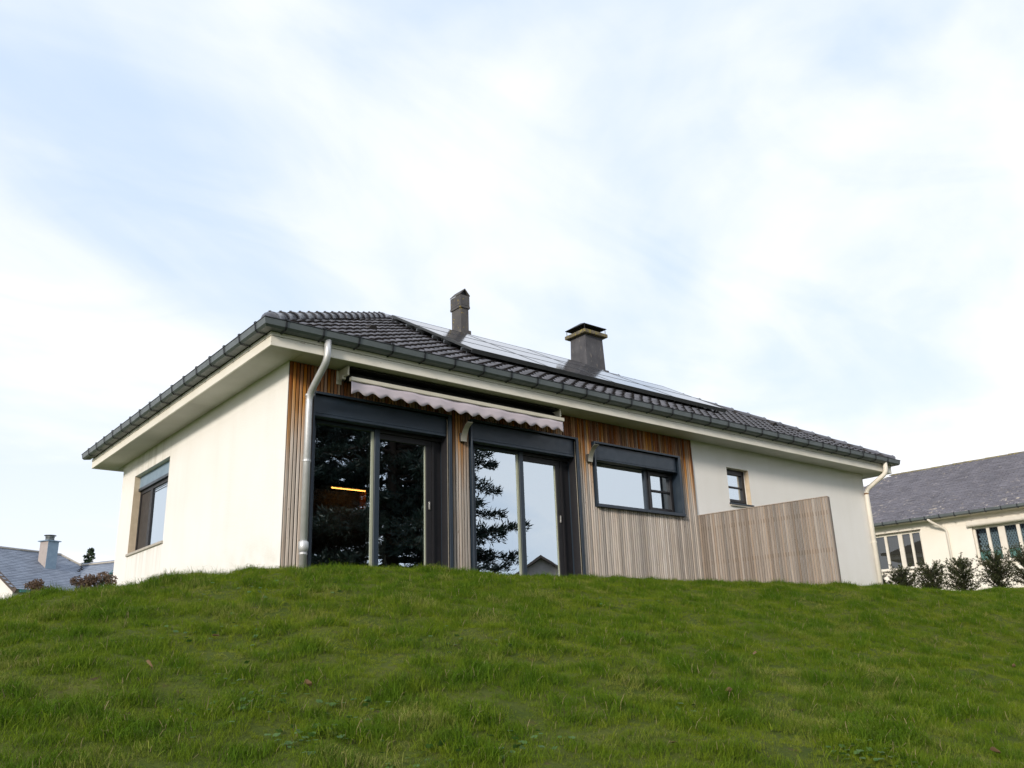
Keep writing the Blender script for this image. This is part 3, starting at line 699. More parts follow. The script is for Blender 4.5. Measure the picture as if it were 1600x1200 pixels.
mb = MB(); mb.box(0.0, .128, y1 - .004, y1, z0 + .014, z1 - .001); mb.build('reveal', 'reveal_warm', w)

# ------------------------------------------------------------------ things fixed to the house
# solar panels
ordn = ['leftmost', 'second from the left', 'third from the left', 'rightmost']; rown = ['lowest', 'middle', 'uppermost']
cs, sn = math.cos(R(30)), math.sin(R(30)); UPS = Vector((0, cs, sn)); NRM = Vector((0, -sn, cs)); XA = Vector((1, 0, 0))
def rp(x, y, off): return Vector((x, y, ZE + (y - EV) * TP)) + NRM * off
PW, PH = 1.672, .985
for r_ in range(3):
    for c_ in range(4 if r_ < 2 else 3):
        nm_ = ordn[c_] if r_ < 2 else ('leftmost', 'middle one', 'rightmost')[c_]
        base = rp(PX0 + c_ * (PW + .008), .44, .135) + UPS * (r_ * (PH + .012))
        t = empty('solar_panel', base); tag(t, f'black solar panel, {nm_} in the {rown[r_]} row on the front roof slope', 'solar panel', 'solar panels on the front roof slope')
        mb = MB(); fw = .012
        mb.obox(-NRM * .035, XA, UPS, NRM, PW, fw, .077); mb.obox(UPS * (PH - fw), XA, UPS, NRM, PW, fw, .042)
        mb.obox(UPS * fw, XA, UPS, NRM, fw, PH - 2 * fw, .042); mb.obox(UPS * fw + XA * (PW - fw), XA, UPS, NRM, fw, PH - 2 * fw, .042)
        mb.build('frame', 'panel_frame', t)
        mb = MB(); mb.obox(UPS * fw + XA * fw + NRM * .030, XA, UPS, NRM, PW - 2 * fw, PH - 2 * fw, .009); mb.build('cells', 'panel_cells', t)
    for q in (.2, .8):
        base = rp(PX0 - .07, .44, .082) + UPS * (r_ * (PH + .012) + PH * q); t = empty('mounting_rail', base)
        tag(t, f'aluminium mounting rail under the {"lower" if q < .5 else "upper"} part of the {rown[r_]} solar panel row', 'mounting rail', 'rails under the solar panels')
        mb = MB(); mb.obox((0, 0, 0), XA, UPS, NRM, (4 if r_ < 2 else 3) * PW + .18, .04, .05); mb.build('rail', 'rail_alu', t)
        for k in range(6 if r_ < 2 else 4):
            mb = MB(); mb.obox(XA * (.12 + k * 1.31) + UPS * .005 - NRM * .07, XA, UPS, NRM, .035, .03, .07); mb.build('roof_hook', 'rail_alu', t)

# awning
aw = empty('awning', (2.7, -.02, 2.6)); tag(aw, 'retracted awning with mauve scalloped valance under the eaves', 'awning')
def loc(o, p_=(2.7, -.02, 2.6)):
    o.data.transform(Matrix.Translation(-Vector(p_))); return o
AX0, AX1, AY = .765, 4.735, -.325
mb = MB(); mb.box(AX0, AX1, AY - .035, AY + .03, 2.515, 2.575); loc(bevel(mb.build('front_bar', 'awning_alu', aw), .008, 2))
mb = MB(); nsc = 17; n = nsc * 12; 
for k in range(n + 1):
    u = k / n; x = AX0 + .01 + (AX1 - AX0 - .03) * u; ph = u * nsc; zb = 2.350 - .025 * math.cos(2 * math.pi * ph) + .010 * math.sin(u * 9) ; yy = AY - .012 + .006 * math.sin(u * 46) + .004 * math.sin(u * 17)
    for j in range(4):
        s_ = j / 3; mb.v.append((x, yy + s_ * (.004 * math.sin(u * 37) - .008), 2.52 + (zb - 2.52) * s_))
mb.f = [(4 * k + j, 4 * k + 4 + j, 4 * k + 5 + j, 4 * k + 1 + j) for k in range(n) for j in range(3)]; mb.t = [0] * len(mb.f)
o = loc(mb.build('valance', 'awning_fabric', aw, True)); o.modifiers.new('thick', 'SOLIDIFY').thickness = .003
mb = MB(); mb.tube([(AX0 + .04, -.13, 2.655), (AX1 - .05, -.13, 2.655)], .055, 14); loc(mb.build('fabric_roll', 'awning_dark', aw, True))
mb = MB(); mb.box(AX0 + .05, AX1 - .06, -.29, -.07, 2.578, 2.605); loc(mb.build('folded_arms', 'awning_dark', aw))
mb = MB(); mb.box(AX0 + .02, AX1 - .03, -.30, -.06, 2.715, 2.735); loc(mb.build('cover_strip', 'awning_dark', aw))
for x in (AX0 - .04, AX1 - .055):
    mb = MB(); mb.box(x, x + .03, -.32, -.045, 2.60, 2.735); mb.box(x - .03, x + .05, -.06, -.043, 2.53, 2.735); mb.box(x - .012, x + .042, -.20, -.11, 2.57, 2.63); loc(bevel(mb.build('bracket', 'awning_alu', aw), .006))
mb = MB(); mb.tube([(AX0 - .03, -.17, 2.60), (AX0 - .03, -.17, 2.55)], .014, 8); loc(mb.build('crank_eye', 'awning_dark', aw))

# wall lamps
def lamp(x, label):
    t = empty('wall_lamp', (x, -.045, 1.98)); tag(t, label, 'wall lamp', 'curved wall lamps on the cladding')
    mb = MB(); mb.box(-.052, .052, -.045, .0, 0, .135); bevel(mb.build('back_box', 'lamp_body', t), .004)
    mb = MB(); n = 12
    for k in range(n + 1):
        a = k / n * R(72); rr = .26; y = -.047 - rr * (1 - math.cos(a)); z = .0 + rr * math.sin(a) * 1.05
        for dx, dt in ((-.05, 0), (.05, 0), (.05, -.010), (-.05, -.010)): mb.v.append((dx, y + dt * math.cos(a), z + dt * -math.sin(a)))
    for k in range(n):
        for j in range(4): mb.f.append((4 * k + j, 4 * k + (j + 1) % 4, 4 * k + 4 + (j + 1) % 4, 4 * k + 4 + j))
    mb.f += [(0, 1, 2, 3), (4 * n + 3, 4 * n + 2, 4 * n + 1, 4 * n)]; mb.t = [0] * len(mb.f)
    fixn(mb.build('blade', 'lamp_blade', t))
lamp(2.86, 'curved grey wall lamp between the two glass doors')
lamp(5.535, 'curved grey wall lamp between the second glass door and the wide window')

# privacy screen
SA = Vector((8.315, -.05, 0)); SB = Vector((8.79, -2.48, 0)); sd_ = (SB - SA); sl = sd_.length; sd_.normalize(); sn_ = Vector((sd_.y, -sd_.x, 0))   # sn_ faces the camera side (-x)
ang = math.atan2(sd_.y, sd_.x)
ps = empty('privacy_screen', SA); tag(ps, 'tall grey-brown slatted wooden screen standing out from the right part of the facade', 'screen')
k = 0; u = .025
while u < sl - .01:
    h = 1.272 + .5
    o = link('slat', slat_mesh(h, .0405, .018, 'screen_wood'), ps); o.location = sd_ * u + sn_ * (.0 + random.uniform(-.003, .003)) + Vector((0, 0, -.5)); o.rotation_euler.z = math.atan2(-sn_.x * -1, sn_.y * -1) if False else ang
    u += .0478; k += 1
ny = Vector((-math.sin(ang), math.cos(ang), 0))  # local +y of the slats
for z in (.35, .98):
    mb = MB(); mb.obox(ny * .003 + Vector((0, 0, z)), sd_, ny, Vector((0, 0, 1)), sl, .035, .07); mb.build('rail', 'screen_wood', ps)
mb = MB(); mb.obox(-ny * .028 + Vector((0, 0, 1.2725)), sd_, ny, Vector((0, 0, 1)), sl + .01, .07, .012); mb.build('cap', 'screen_wood', ps)
mb = MB(); mb.obox(sd_ * (sl + .003) - ny * .02 + Vector((0, 0, -.5)), sd_, ny, Vector((0, 0, 1)), .022, .06, 1.77); mb.build('post', 'screen_wood', ps)

# ------------------------------------------------------------------ indoors, seen through the first door
t = empty('kitchen_cabinet', (3.7, 5.28, -.06)); tag(t, 'dark kitchen wall cabinet with orange end panel seen through the first glass door', 'cabinet')
def lb(parent, name, mat, *bx):
    mb = MB()
    for q in bx: mb.box(*q)
    o = mb.build(name, mat, parent); o.data.transform(Matrix.Translation(-parent.location)); return o
lb(t, 'carcass', 'awning_dark', (2.6, 4.08, 4.95, 5.28, 2.23, 2.52))
lb(t, 'end_panel', 'orange_wood', (4.09, 4.60, 4.93, 5.28, 1.88, 2.22))
lb(t, 'light_strip', 'led_strip', (3.30, 4.06, 4.99, 5.02, 2.203, 2.222))
lb(t, 'back_panel', 'orange_wood', (4.62, 6.2, 5.24, 5.29, 1.2, 2.3))
t = empty('floor_lamp', (3.33, 3.0, -.06)); tag(t, 'slim floor lamp with pale green shade inside the first glass door', 'floor lamp')
mb = MB(); mb.tube([(0, 0, 1.08), (0, 0, 1.50)], .085, 18); mb.build('shade', 'lampshade', t, False)
mb = MB(); mb.tube([(0, 0, 0.02), (0, 0, 1.08)], .018, 8); mb.build('pole', 'inner_frame', t, True)
mb = MB(); mb.tube([(0, 0, 0), (0, 0, .02)], .14, 18); mb.build('foot', 'awning_dark', t)
t = empty('chair', (2.12, 1.45, -.06)); tag(t, 'pale moulded chair standing inside the first glass door', 'chair'); t.rotation_euler.z = R(25)
mb = MB(); 
for k in range(9):
    a = (k / 8 - .5) * 2; 
    for z in (.40, .56, .74): mb.v.append((a * .21, -.19 + .06 * a * a + (.74 - z) * .12 - .06, z + (-.05 * a * a if z > .7 else 0)))
mb.f = [(3 * k + j, 3 * k + 3 + j, 3 * k + 4 + j, 3 * k + 1 + j) for k in range(8) for j in range(2)]; mb.t = [0] * 16
o = mb.build('backrest', 'chair_plastic', t, True); o.modifiers.new('t', 'SOLIDIFY').thickness = .03
mb = MB(); mb.box(-.21, .21, -.2, .22, .43, .465); bevel(mb.build('seat', 'chair_plastic', t), .02, 2)
for sx_ in (-1, 1):
    for sy_ in (-1, 1):
        mb = MB(); mb.tube([(sx_ * .17, sy_ * .17, .44), (sx_ * .25, sy_ * .25, 0)], [.026, .016], 8); mb.build('leg', 'chair_plastic', t, True)

# ------------------------------------------------------------------ neighbours
def slate_field(name, mat, parent, O, a, b_, la, lb_, inside, ew, eh, off=.0):
    """courses of lapped slates on the plane O + s*a + t*b; inside(s,t) clips to the roof outline"""
    O, a, b_ = Vector(O), Vector(a).normalized(), Vector(b_).normalized(); n = a.cross(b_).normalized(); mb = MB()
    nr = int(lb_ / eh)
    for r_ in range(nr + 1):
        t0 = r_ * eh; s = -(r_ % 2) * ew / 2
        while s < la:
            if inside(s + ew / 2, t0 + eh / 2):
                w_ = ew - .006; l = random.uniform(.012, .020); j = random.uniform(-.006, .006); q = O + a * s + b_ * (t0 + j)
                V = [q + n * (l + .006), q + a * w_ + n * (l + .006), q + a * w_ + b_ * (eh * 1.25) + n * .004, q + b_ * (eh * 1.25) + n * .004, q + n * (l - .008), q + a * w_ + n * (l - .008)]
                mb.add(V, [(0, 1, 2, 3), (4, 5, 1, 0)])
            s += ew
    o = mb.build(name, mat, parent, tone=True); o['kind'] = 'stuff'; return o
# --- right neighbour
nb = empty('neighbour_house', (24.36, 5.32, 0)); nb.rotation_euler.z = math.atan2(-.9952, .0978)
tag(nb, 'low cream painted-brick house with lichened slate roof beyond the yews', 'house')
WN1 = (-.9, 1.60, 1.43, 2.66); WN2 = (3.22, 7.0, 1.38, 2.53)
wall('wall', 'x', 0, .3, -4.6, 14, -.4, 3.05, [WN1, WN2], 'painted_brick', nb)
wall('wall', 'y', -4.6, .3, .31, 8.2, -.4, 3.05, [], 'painted_brick', nb)
mb = MB(); mb.box(-4.2, 13.8, .9, 1.0, -.3, 3.0); mb.box(-4.2, 13.8, .31, .9, 2.9, 2.95); mb.box(-4.2, 13.8, .31, .9, .5, .55); mb.build('interior', 'interior_wall', nb)
hd, rz, ez = 4.28, 5.46, 3.0
pt = (rz - ez) / (hd + .3); ex0 = -5.0
mb = MB(); ey = -.30; ezz = ez - .02
rv = [(ex0 - .1, ey, ezz), (14.5, ey, ezz), (14.5, 8.9, ezz), (ex0 - .1, 8.9, ezz), (-.72, hd, rz - .03), (14.5, hd, rz - .03)]
mb.add(rv, [(0, 1, 5, 4), (2, 3, 4, 5), (3, 0, 4), (1, 2, 5)]); nroof = mb.build('roof', 'roof_under', nb)
up_ = Vector((0, hd - ey, rz - ezz)).normalized(); slen = math.hypot(hd - ey, rz - ezz)
slate_field('slates', 'slate_purple', nroof, (ex0 - .1, ey - .03, ezz), (1, 0, 0), up_, 19.6, slen, lambda s, t: s > (t / slen) * (-.72 - ex0 + .1) and s < 19.5 and s < 16, .26, .115)
mb = MB(); k = -.72
while k < 14: 
    mb = MB(); mb.add([(0, -.12, -.05), (0, 0, .03), (0, .12, -.05), (.38, -.12, -.055), (.38, 0, .022), (.38, .12, -.055)], [(0, 3, 4, 1), (1, 4, 5, 2), (0, 1, 2), (3, 5, 4)]); o = fixn(mb.build('ridge_tile', 'lichen_slab', nroof)); o.location = (k, hd, rz + .02 + random.uniform(-.006, .006)); k += .39
hv = Vector((-.72, hd, rz)) - Vector((ex0 - .1, ey, ez)); hn = int(hv.length / .39); hv.normalize(); sdv = Vector((0, 0, 1)).cross(hv).normalized(); hu = hv.cross(sdv)
for k in range(hn):
    q = Vector((ex0 - .1, ey, ez)) + hv * (k * .39); mb = MB(); mb.add([q - sdv * .12 - hu * .03, q + hu * .03, q + sdv * .12 - hu * .03] + [v + hv * .38 for v in (q - sdv * .12 - hu * .03, q + hu * .02, q + sdv * .12 - hu * .03)], [(0, 3, 4, 1), (1, 4, 5, 2), (0, 1, 2), (3, 5, 4)]); fixn(mb.build('hip_tile', 'lichen_slab', nroof))
mb = MB(); mb.box(ex0, 14, -.29, -.001, 2.90, 2.935); mb.build('soffit', 'white_frame', nb)
mb = MB(); gpr = [(-.33, 3.0), (-.345, 2.93), (-.40, 2.90), (-.455, 2.93), (-.465, 3.0), (-.45, 3.005), (-.44, 2.94), (-.40, 2.915), (-.36, 2.94), (-.34, 3.0)]
n = len(gpr); mb.add([(ex0 - .2, y, z) for y, z in gpr] + [(14, y, z) for y, z in gpr], [(i, (i + 1) % n, n + (i + 1) % n, n + i) for i in range(n)] + [tuple(range(n)), tuple(range(n, 2 * n))]); ng = fixn(mb.build('gutter', 'pipe_zinc', nb))
ng.data.materials[0] = M('gutter_zinc')
mb = MB(); mb.box(ex0, 14, -.325, -.29, 2.905, 2.985); mb.build('fascia', 'fascia_paint', nb)
mb = MB(); mb.box(-.016, .016, -.475, -.46, 2.925, 3.015); mb.box(-.016, .016, -.46, -.33, 2.888, 2.898); mb.box(-.016, .016, -.47, -.44, 2.895, 2.93); bme = mb.mesh('bracket', 'gutter_bracket')
k = -4.6
while k < 12: o = link('bracket', bme, ng); o.location.x = k; k += .47
# downpipe
mb = MB(); mb.tube([(2.05, -.40, 2.92), (2.10, -.36, 2.84), (2.42, -.10, 2.58), (2.46, -.06, 2.50), (2.46, -.06, -.3)], .042, 12); o = mb.build('downpipe', 'white_frame', nb, True)
# windows
def nwin(x0, x1, z0, z1, posts, label, blinds, shut=False):
    w = empty('window', (0, 0, 0)); w.parent = nb; w['label'] = label
    mb = MB(); frame_rect(mb, x0 + .002, x1 - .002, z0 + .002, z1 - .002, .07, .09, .17); bevel(mb.build('frame', 'white_frame', w), .004)
    px = [x0 + .07] + [q for a in posts for q in (a[0] - a[1], a[0] + a[1])] + [x1 - .07]
    for a in posts:
        mb = MB(); mb.box(a[0] - a[1], a[0] + a[1], .085, .165, z0 + .07, z1 - .07); bevel(mb.build('post', 'white_frame', w), .005)
    for i in range(0, len(px), 2):
        pane(px[i], px[i + 1], z0 + .07, z1 - .07, .13, w, 'neighbour_glass')
        if blinds: mb = MB(); mb.box(px[i], px[i + 1], .20, .21, z0 + .05, z1 - .05); mb.build('blind', 'blind_dark', w)
    mb = MB(); mb.box(x0 - .05, x1 + .05, -.05, .085, z0 - .05, z0 - .001); bevel(mb.build('sill', 'sill_stone', w), .005)
    if shut:
        mb = MB(); mb.tube([(x0 - .10, -.08, z1 + .07), (x1 + .1, -.08, z1 + .07)], .075, 12); mb.box(x0 - .10, x1 + .1, -.155, -.001, z1 + .075, z1 + .16); mb.build('shutter_box', 'white_frame', w)
    else:
        mb = MB(); mb.box(x0 - .02, x1 + .02, -.02, -.002, z1 + .001, z1 + .022); mb.build('lintel_strip', 'brown_paint', w)
nwin(*WN1, [(-.35, .05), (.36, .045), (.86, .075), (1.235, .04)], 'white window with brown blinds beside the near corner', True)
nwin(*WN2, [(3.66, .045), (4.06, .10), (4.55, .05), (5.05, .10), (5.6, .05), (6.2, .1)], 'white window under a roller shutter box with teal curtain', False, True)
mb = MB(); n = 80
for k in range(n + 1):
    x = 3.25 + 3.7 * k / n; y = .33 + .02 * math.sin(k * .9); mb.v += [(x, y, 1.40), (x, y, 1.74 + .02 * math.sin(k * .3))]
mb.f = [(2 * k, 2 * k + 2, 2 * k + 3, 2 * k + 1) for k in range(n)]; mb.t = [0] * n
o = mb.build('half_curtain', 'teal_curtain'); o.matrix_world = Matrix.Translation(nb.location) @ Matrix.Rotation(nb.rotation_euler.z, 4, 'Z'); o.modifiers.new('t', 'SOLIDIFY').thickness = .003
tag(o, 'teal half curtain in the neighbouring window under the roller shutter box', 'curtain')
# scalloped dark blue patterned blind hung above the half curtain
mb = MB(); s_ = .085
for r_ in range(10):
    for c_ in range(44):
        x = 3.26 + c_ * s_ + (r_ % 2) * s_ / 2; z = 2.50 - r_ * .075
        mb.add([(x, .40, z), (x + s_ * .96, .40, z), (x + s_ * .8, .392, z - .06), (x + s_ * .5, .388, z - .085), (x + s_ * .16, .392, z - .06)], [(0, 1, 2, 3, 4)])
o = mb.build('scalloped_blind', 'zinc_blue', tone=False); o['kind'] = 'thing'; o.matrix_world = Matrix.Translation(nb.location) @ Matrix.Rotation(nb.rotation_euler.z, 4, 'Z'); tag(o, 'blue scalloped blind in the neighbouring window under the roller shutter box', 'blind')

# --- left neighbour, farther and lower
lh = empty('neighbour_house', (2.44, 41.15, 0)); lh.rotation_euler.z = math.atan2(.45498, .8905)
tag(lh, 'distant white house with blue-grey slate roof, chimney and green gutters', 'house')
RZ, EZ, RN = 5.57, 3.15, 3.52; sl_ = math.hypot(RZ - EZ, RN); vx, vy, vz = 5.49, -.88, 4.965; wx = 3.45; gyw = -4.05
wx2 = 2 * vx - wx
mb = MB()
V = [(-.25, 0, RZ), (4.85, 0, RZ), (vx, vy, vz), (wx, -RN, EZ), (-.25, -RN, EZ),   # 0-4 front slope
     (wx, gyw, EZ), (vx, gyw, vz),                                        # 5,6 wing left slope
     (wx2, gyw, EZ), (wx2, 3.5, EZ), (-.25, RN, EZ), (vx + .6, .9, vz)]
mb.add(V, [(0, 4, 3, 2, 1), (2, 3, 5, 6), (6, 7, 8, 10, 2), (1, 2, 10), (0, 1, 10, 8, 9)])
lroof = mb.build('roof', 'roof_under', lh)
def in_front(s, t):
    f = t / sl_; y = -RN + RN * f
    lim = 4.85 + (vx - 4.85) * (y / vy) if y > vy else wx + (vx - wx) * ((y + RN) / (vy + RN))
    return s - .25 < lim - .02
slate_field('slates', 'slate_blue', lroof, (-.25, -RN, EZ), (1, 0, 0), (0, RN, RZ - EZ), 8, sl_, in_front, .42, .17)
wl = math.hypot(vx - wx, vz - EZ)
def in_wing(s, t):
    y = vy - s; return gyw < y < -RN + (vy + RN) * t / wl
slate_field('slates', 'slate_blue', lroof, (wx, vy, EZ), (0, -1, 0), (vx - wx, 0, vz - EZ), 6, wl, in_wing, .42, .17)
mb = MB(); mb.box(-.25, 4.8, -.1, .1, RZ - .02, RZ + .05); mb.build('ridge_cap', 'sill_stone', lroof)
mb = MB(); mb.tube([(4.8, 0, RZ + .02), (vx, vy, vz + .03)], .07, 6); mb.build('hip_cap', 'sill_stone', lroof)
mb = MB(); mb.box(vx - .1, vx + .1, gyw, vy, vz - .02, vz + .05); mb.build('ridge_cap', 'sill_stone', lroof)
mb = MB(); mb.add([(0, -RN + .3, 0), (0, RN - .3, 0), (0, RN - .3, EZ + .2), (0, 0, RZ - .06), (0, -RN + .3, EZ + .2)], [(0, 1, 2, 3, 4)]); mb.add([(0, -RN + .3, 0), (wx + .3, -RN + .3, 0), (wx + .3, -RN + .3, EZ + .2), (0, -RN + .3, EZ + .2)], [(0, 1, 2, 3)])
mb.add([(wx + .3, -RN + .29, 0), (wx + .3, gyw + .1, 0), (wx + .3, gyw + .1, EZ + .2), (wx + .3, -RN + .29, EZ + .2)], [(0, 1, 2, 3)]); mb.add([(wx + .3, gyw + .1, 0), (wx2 - .3, gyw + .1, 0), (wx2 - .3, gyw + .1, EZ + .2), (vx, gyw + .1, vz - .05), (wx + .3, gyw + .1, EZ + .2)], [(0, 1, 2, 3, 4)])
mb.add([(wx2 - .3, gyw + .1, 0), (wx2 - .3, 3.2, 0), (wx2 - .3, 3.2, EZ), (wx2 - .3, gyw + .1, EZ + .2)], [(0, 1, 2, 3)]); mb.add([(0, 3.2, 0), (wx2 - .3, 3.2, 0), (wx2 - .3, 3.2, EZ), (0, 3.2, EZ)], [(0, 1, 2, 3)])
o = mb.build('wall', 'white_render2', lh); o.modifiers.new('t', 'SOLIDIFY').thickness = .2
def board(name, a, b_, dz, th, mat):
    a, b_ = Vector(a), Vector(b_); d = (b_ - a).normalized(); s = d.cross(Vector((0, 0, 1))).normalized(); u = s.cross(d)
    mb = MB(); mb.obox(a - s * th / 2 - u * dz, d, s, u, (b_ - a).length, th, dz + .03); return mb.build(name, mat, lh)
board('bargeboard', (-.27, -RN - .05, EZ - .03), (-.27, 0, RZ - .02), .20, .05, 'brown_paint'); board('bargeboard', (-.27, RN, EZ - .03), (-.27, 0, RZ - .02), .20, .05, 'brown_paint')
board('bargeboard', (wx - .05, gyw - .02, EZ - .03), (vx, gyw - .02, vz - .02), .20, .05, 'green_paint'); board('bargeboard', (wx2 + .05, gyw - .02, EZ - .03), (vx, gyw - .02, vz - .02), .20, .05, 'green_paint')
mb = MB(); mb.box(-.10, wx - .05, -RN - .12, -RN, EZ - .14, EZ - .01); mb.build('gutter', 'green_paint', lh)
c = empty('chimney', (0, 0, 0)); c.parent = lh
cx0, cy0 = 2.78, -1.50
mb = MB(); mb.box(cx0, cx0 + .62, cy0, cy0 + .62, 4.3, 5.98); bevel(mb.build('shaft', 'pinkish_render', c), .01)
mb = MB(); mb.box(cx0 + .621, cx0 + .635, cy0 - .01, cy0 + .63, 4.3, 5.98); mb.box(cx0 - .01, cx0 + .635, cy0 - .014, cy0 - .002, 4.3, 5.98); mb.build('cladding', 'zinc_blue', c)
mb = MB(); mb.box(cx0 - .09, cx0 + .72, cy0 - .09, cy0 + .71, 5.985, 6.03); mb.build('slab', 'zinc_blue', c)
mb = MB(); 
for k in range(3): mb.tube([(cx0 + .31, cy0 + .31, 6.03 + k * .09), (cx0 + .31, cy0 + .31, 6.10 + k * .09)], .23 - .01 * (k % 2), 14)
mb.tube([(cx0 + .31, cy0 + .31, 6.30), (cx0 + .31, cy0 + .31, 6.33)], .30, 14); mb.build('pot', 'gutter_zinc', c)

# ------------------------------------------------------------------ plants
def leaf(mb, p_, d, ln, w_, tone=None, roll=None):
    d = Vector(d).normalized(); s = d.orthogonal().normalized(); s = Matrix.Rotation(random.uniform(0, 6.28) if roll is None else roll, 3, d) @ s
    p_ = Vector(p_); mb.add([p_, p_ + d * ln * .5 + s * w_ / 2, p_ + d * ln, p_ + d * ln * .5 - s * w_ / 2], [(0, 1, 2, 3)], tone)
def rv3(s=1): return Vector((random.gauss(0, s), random.gauss(0, s), random.gauss(0, s)))
def yew(x, y, h, label, seed):
    random.seed(seed); z = gz(x, y) - .02; t = empty('yew_shrub', (x, y, z)); tag(t, label, 'shrub', 'row of young yews in front of the neighbouring house')
    st = MB(); fo = MB(); st.tube([(0, 0, -.1), (.01, 0, h * .4), (.0, .01, h * .8)], [.03, .02, .008], 7)
    for k in range(90):
        z0 = h * random.uniform(.06, .80); a = random.uniform(0, 6.28); ln = h * random.uniform(.34, .74) * (1.05 - .45 * z0 / h); el = random.uniform(.0, .75) + .25 * z0 / h
        d = Vector((math.cos(a) * math.cos(el), math.sin(a) * math.cos(el), math.sin(el))); p_ = Vector((0, 0, z0)); pts = [p_]
        n = 8
        for i in range(n):
            d = (d + rv3(.08) + Vector((0, 0, .03))).normalized(); p_ = p_ + d * ln / n; pts.append(p_)
            for q in range(3):
                td = (d + rv3(.75)).normalized(); tl = random.uniform(.035, .085) * (1.1 - .5 * i / n); tone = min(1, max(0, .15 + .55 * i / n + random.uniform(-.2, .3)))
                for s_ in range(5):
                    b0 = p_ + td * tl * s_ / 5
                    leaf(fo, b0, td + rv3(.5), random.uniform(.03, .052), .014, tone)
        st.tube(pts, [.009 * (1 - i / (n + 2)) for i in range(n + 1)], 4, False)
    st.build('stem', 'bark', t); fo.build('foliage', 'yew_leaf', t, tone=True)
YW = [(17.44, 1.69, .72, 'yew shrub partly hidden behind the house corner'), (17.75, 1.12, .86, 'first full yew shrub right of the house corner'), (18.07, .49, .90, 'second full yew shrub from the house corner, in front of the neighbouring downpipe'),
      (18.38, -.16, .92, 'third full yew shrub from the house corner, between the neighbouring windows'), (18.69, -.89, 1.02, 'tallest yew shrub, below the teal half curtain'), (18.93, -1.50, 1.06, 'yew shrub cut off by the picture edge')]
for i, (x, y, h, l_) in enumerate(YW): yew(x, y, h, l_, 40 + i)
def hydrangea(x, y, ztop, heads, label, seed):
    random.seed(seed); z = gz(x, y); t = empty('dried_hydrangea', (x, y, z)); tag(t, label, 'plant', 'dried hydrangeas behind the lawn crest'); hh = ztop - z
    st = MB(); fo = MB(); lf = MB()
    for k in range(heads):
        p_ = Vector((random.uniform(-.12, .12), random.uniform(-.12, .12), hh + random.uniform(-.13, .02)))
        st.tube([(p_.x * .3, p_.y * .3, 0), (p_.x * .8, p_.y * .8, hh * .6), p_], [.007, .006, .004], 5)
        for i in range(150):
            d = rv3().normalized(); d.z = d.z * .7; q = p_ + d * random.uniform(.045, .075)
            leaf(fo, q, d + rv3(.8), random.uniform(.018, .03), .02)
    st.build('stem', 'bark', t); fo.build('flower_head', 'dry_petal', t, tone=True)
hydrangea(-2.14, 2.99, -.03, 9, 'brown dried hydrangea nearest the green gutter of the distant house', 1)
hydrangea(-1.64, 2.87, .05, 8, 'brown dried hydrangea below the valley of the distant blue-grey roof', 2)
hydrangea(-1.38, 2.82, .085, 8, 'brown dried hydrangea beside the left house wall', 3)
def conifer(loc_, h, label, seed):
    random.seed(seed); t = empty('conifer_tree', loc_); tag(t, label, 'tree'); tr = MB(); tr.tube([(0, 0, 0), (0, 0, h)], [h * .02, .03], 8); tr.build('trunk', 'bark', t)
    fo = MB(); z = h * .12
    while z < h:
        r_ = (h - z) * .22 + .12; n = max(5, int(9 * r_))
        for k in range(n):
            a = random.uniform(0, 6.28); rr = r_ * random.uniform(.6, 1.15); d = Vector((math.cos(a), math.sin(a), random.uniform(-.25, .1)))
            for s_ in range(9):
                q = Vector((0, 0, z)) + d * rr * (s_ + 1) / 9
                for m_ in range(3): leaf(fo, q, d + rv3(.6), .30, .12)
        z += h * .028
    fo.build('crown', 'conifer_needle', t, tone=True)
conifer((16.0, 75.4, -.4), 10.75, 'tip of a dark conifer showing above the distant roof', 5)

# cedar and a gabled house behind the camera: what the glass doors mirror
def cedar(loc_, h, label):
    random.seed(21); t = empty('cedar_tree', loc_); tag(t, label, 'tree'); tr = MB()
    tr.tube([(0, 0, -.3), (-.3, .1, h * .2), (-.1, .2, h * .5), (0, 0, h)], [.42, .34, .2, .03], 12); tr.build('trunk', 'bark', t, True)
    br = MB(); fo = MB(); z = h * .14
    while z < h * .97:
        a = random.uniform(0, 6.28); ln = (1.08 - z / h) ** .6 * random.uniform(2.6, 5.9); d = Vector((math.cos(a), math.sin(a), .12)); p_ = Vector((0, 0, z)); pts = [p_]; n = 12
        for i in range(n):
            d = (d + rv3(.05) + Vector((0, 0, -.055 if i < 8 else .09))).normalized(); p_ = p_ + d * ln / n; pts.append(p_)
            if i > 1:
                for sgn in (-1, 1):
                    sd2 = (d.cross(Vector((0, 0, 1))) * sgn + d * .7 + rv3(.2)).normalized(); q = Vector(p_); m_ = 7; sl2 = ln * .26 * (1.15 - i / n)
                    sp_ = [q]
                    for j in range(m_):
                        sd2 = (sd2 + rv3(.10) + Vector((0, 0, -.06 if j < 4 else .12))).normalized(); q = q + sd2 * sl2 / m_; sp_.append(q)
                        for u_ in range(7):
                            o_ = q + rv3(.05); fd = (sd2 + rv3(.5) + Vector((0, 0, .45))).normalized()
                            leaf(fo, o_, fd, random.uniform(.12, .28), .040)
                    br.tube(sp_, [.016 * (1 - j / (m_ + 2)) for j in range(m_ + 1)], 4, False)
            for u_ in range(6): leaf(fo, p_ + rv3(.08), d + rv3(.6), .20, .04)
        br.tube(pts, [.07 * (1 - i / (n + 1)) for i in range(n + 1)], 5, False); z += h * .0045
    br.build('branches', 'bark', t); fo.build('crown', 'cedar_needle', t, tone=True); return t
cz = gz(7.8, -12.5)
c1 = cedar((10.5, -13.8, cz), 14.0, 'large dark cedar mirrored across both glass doors')
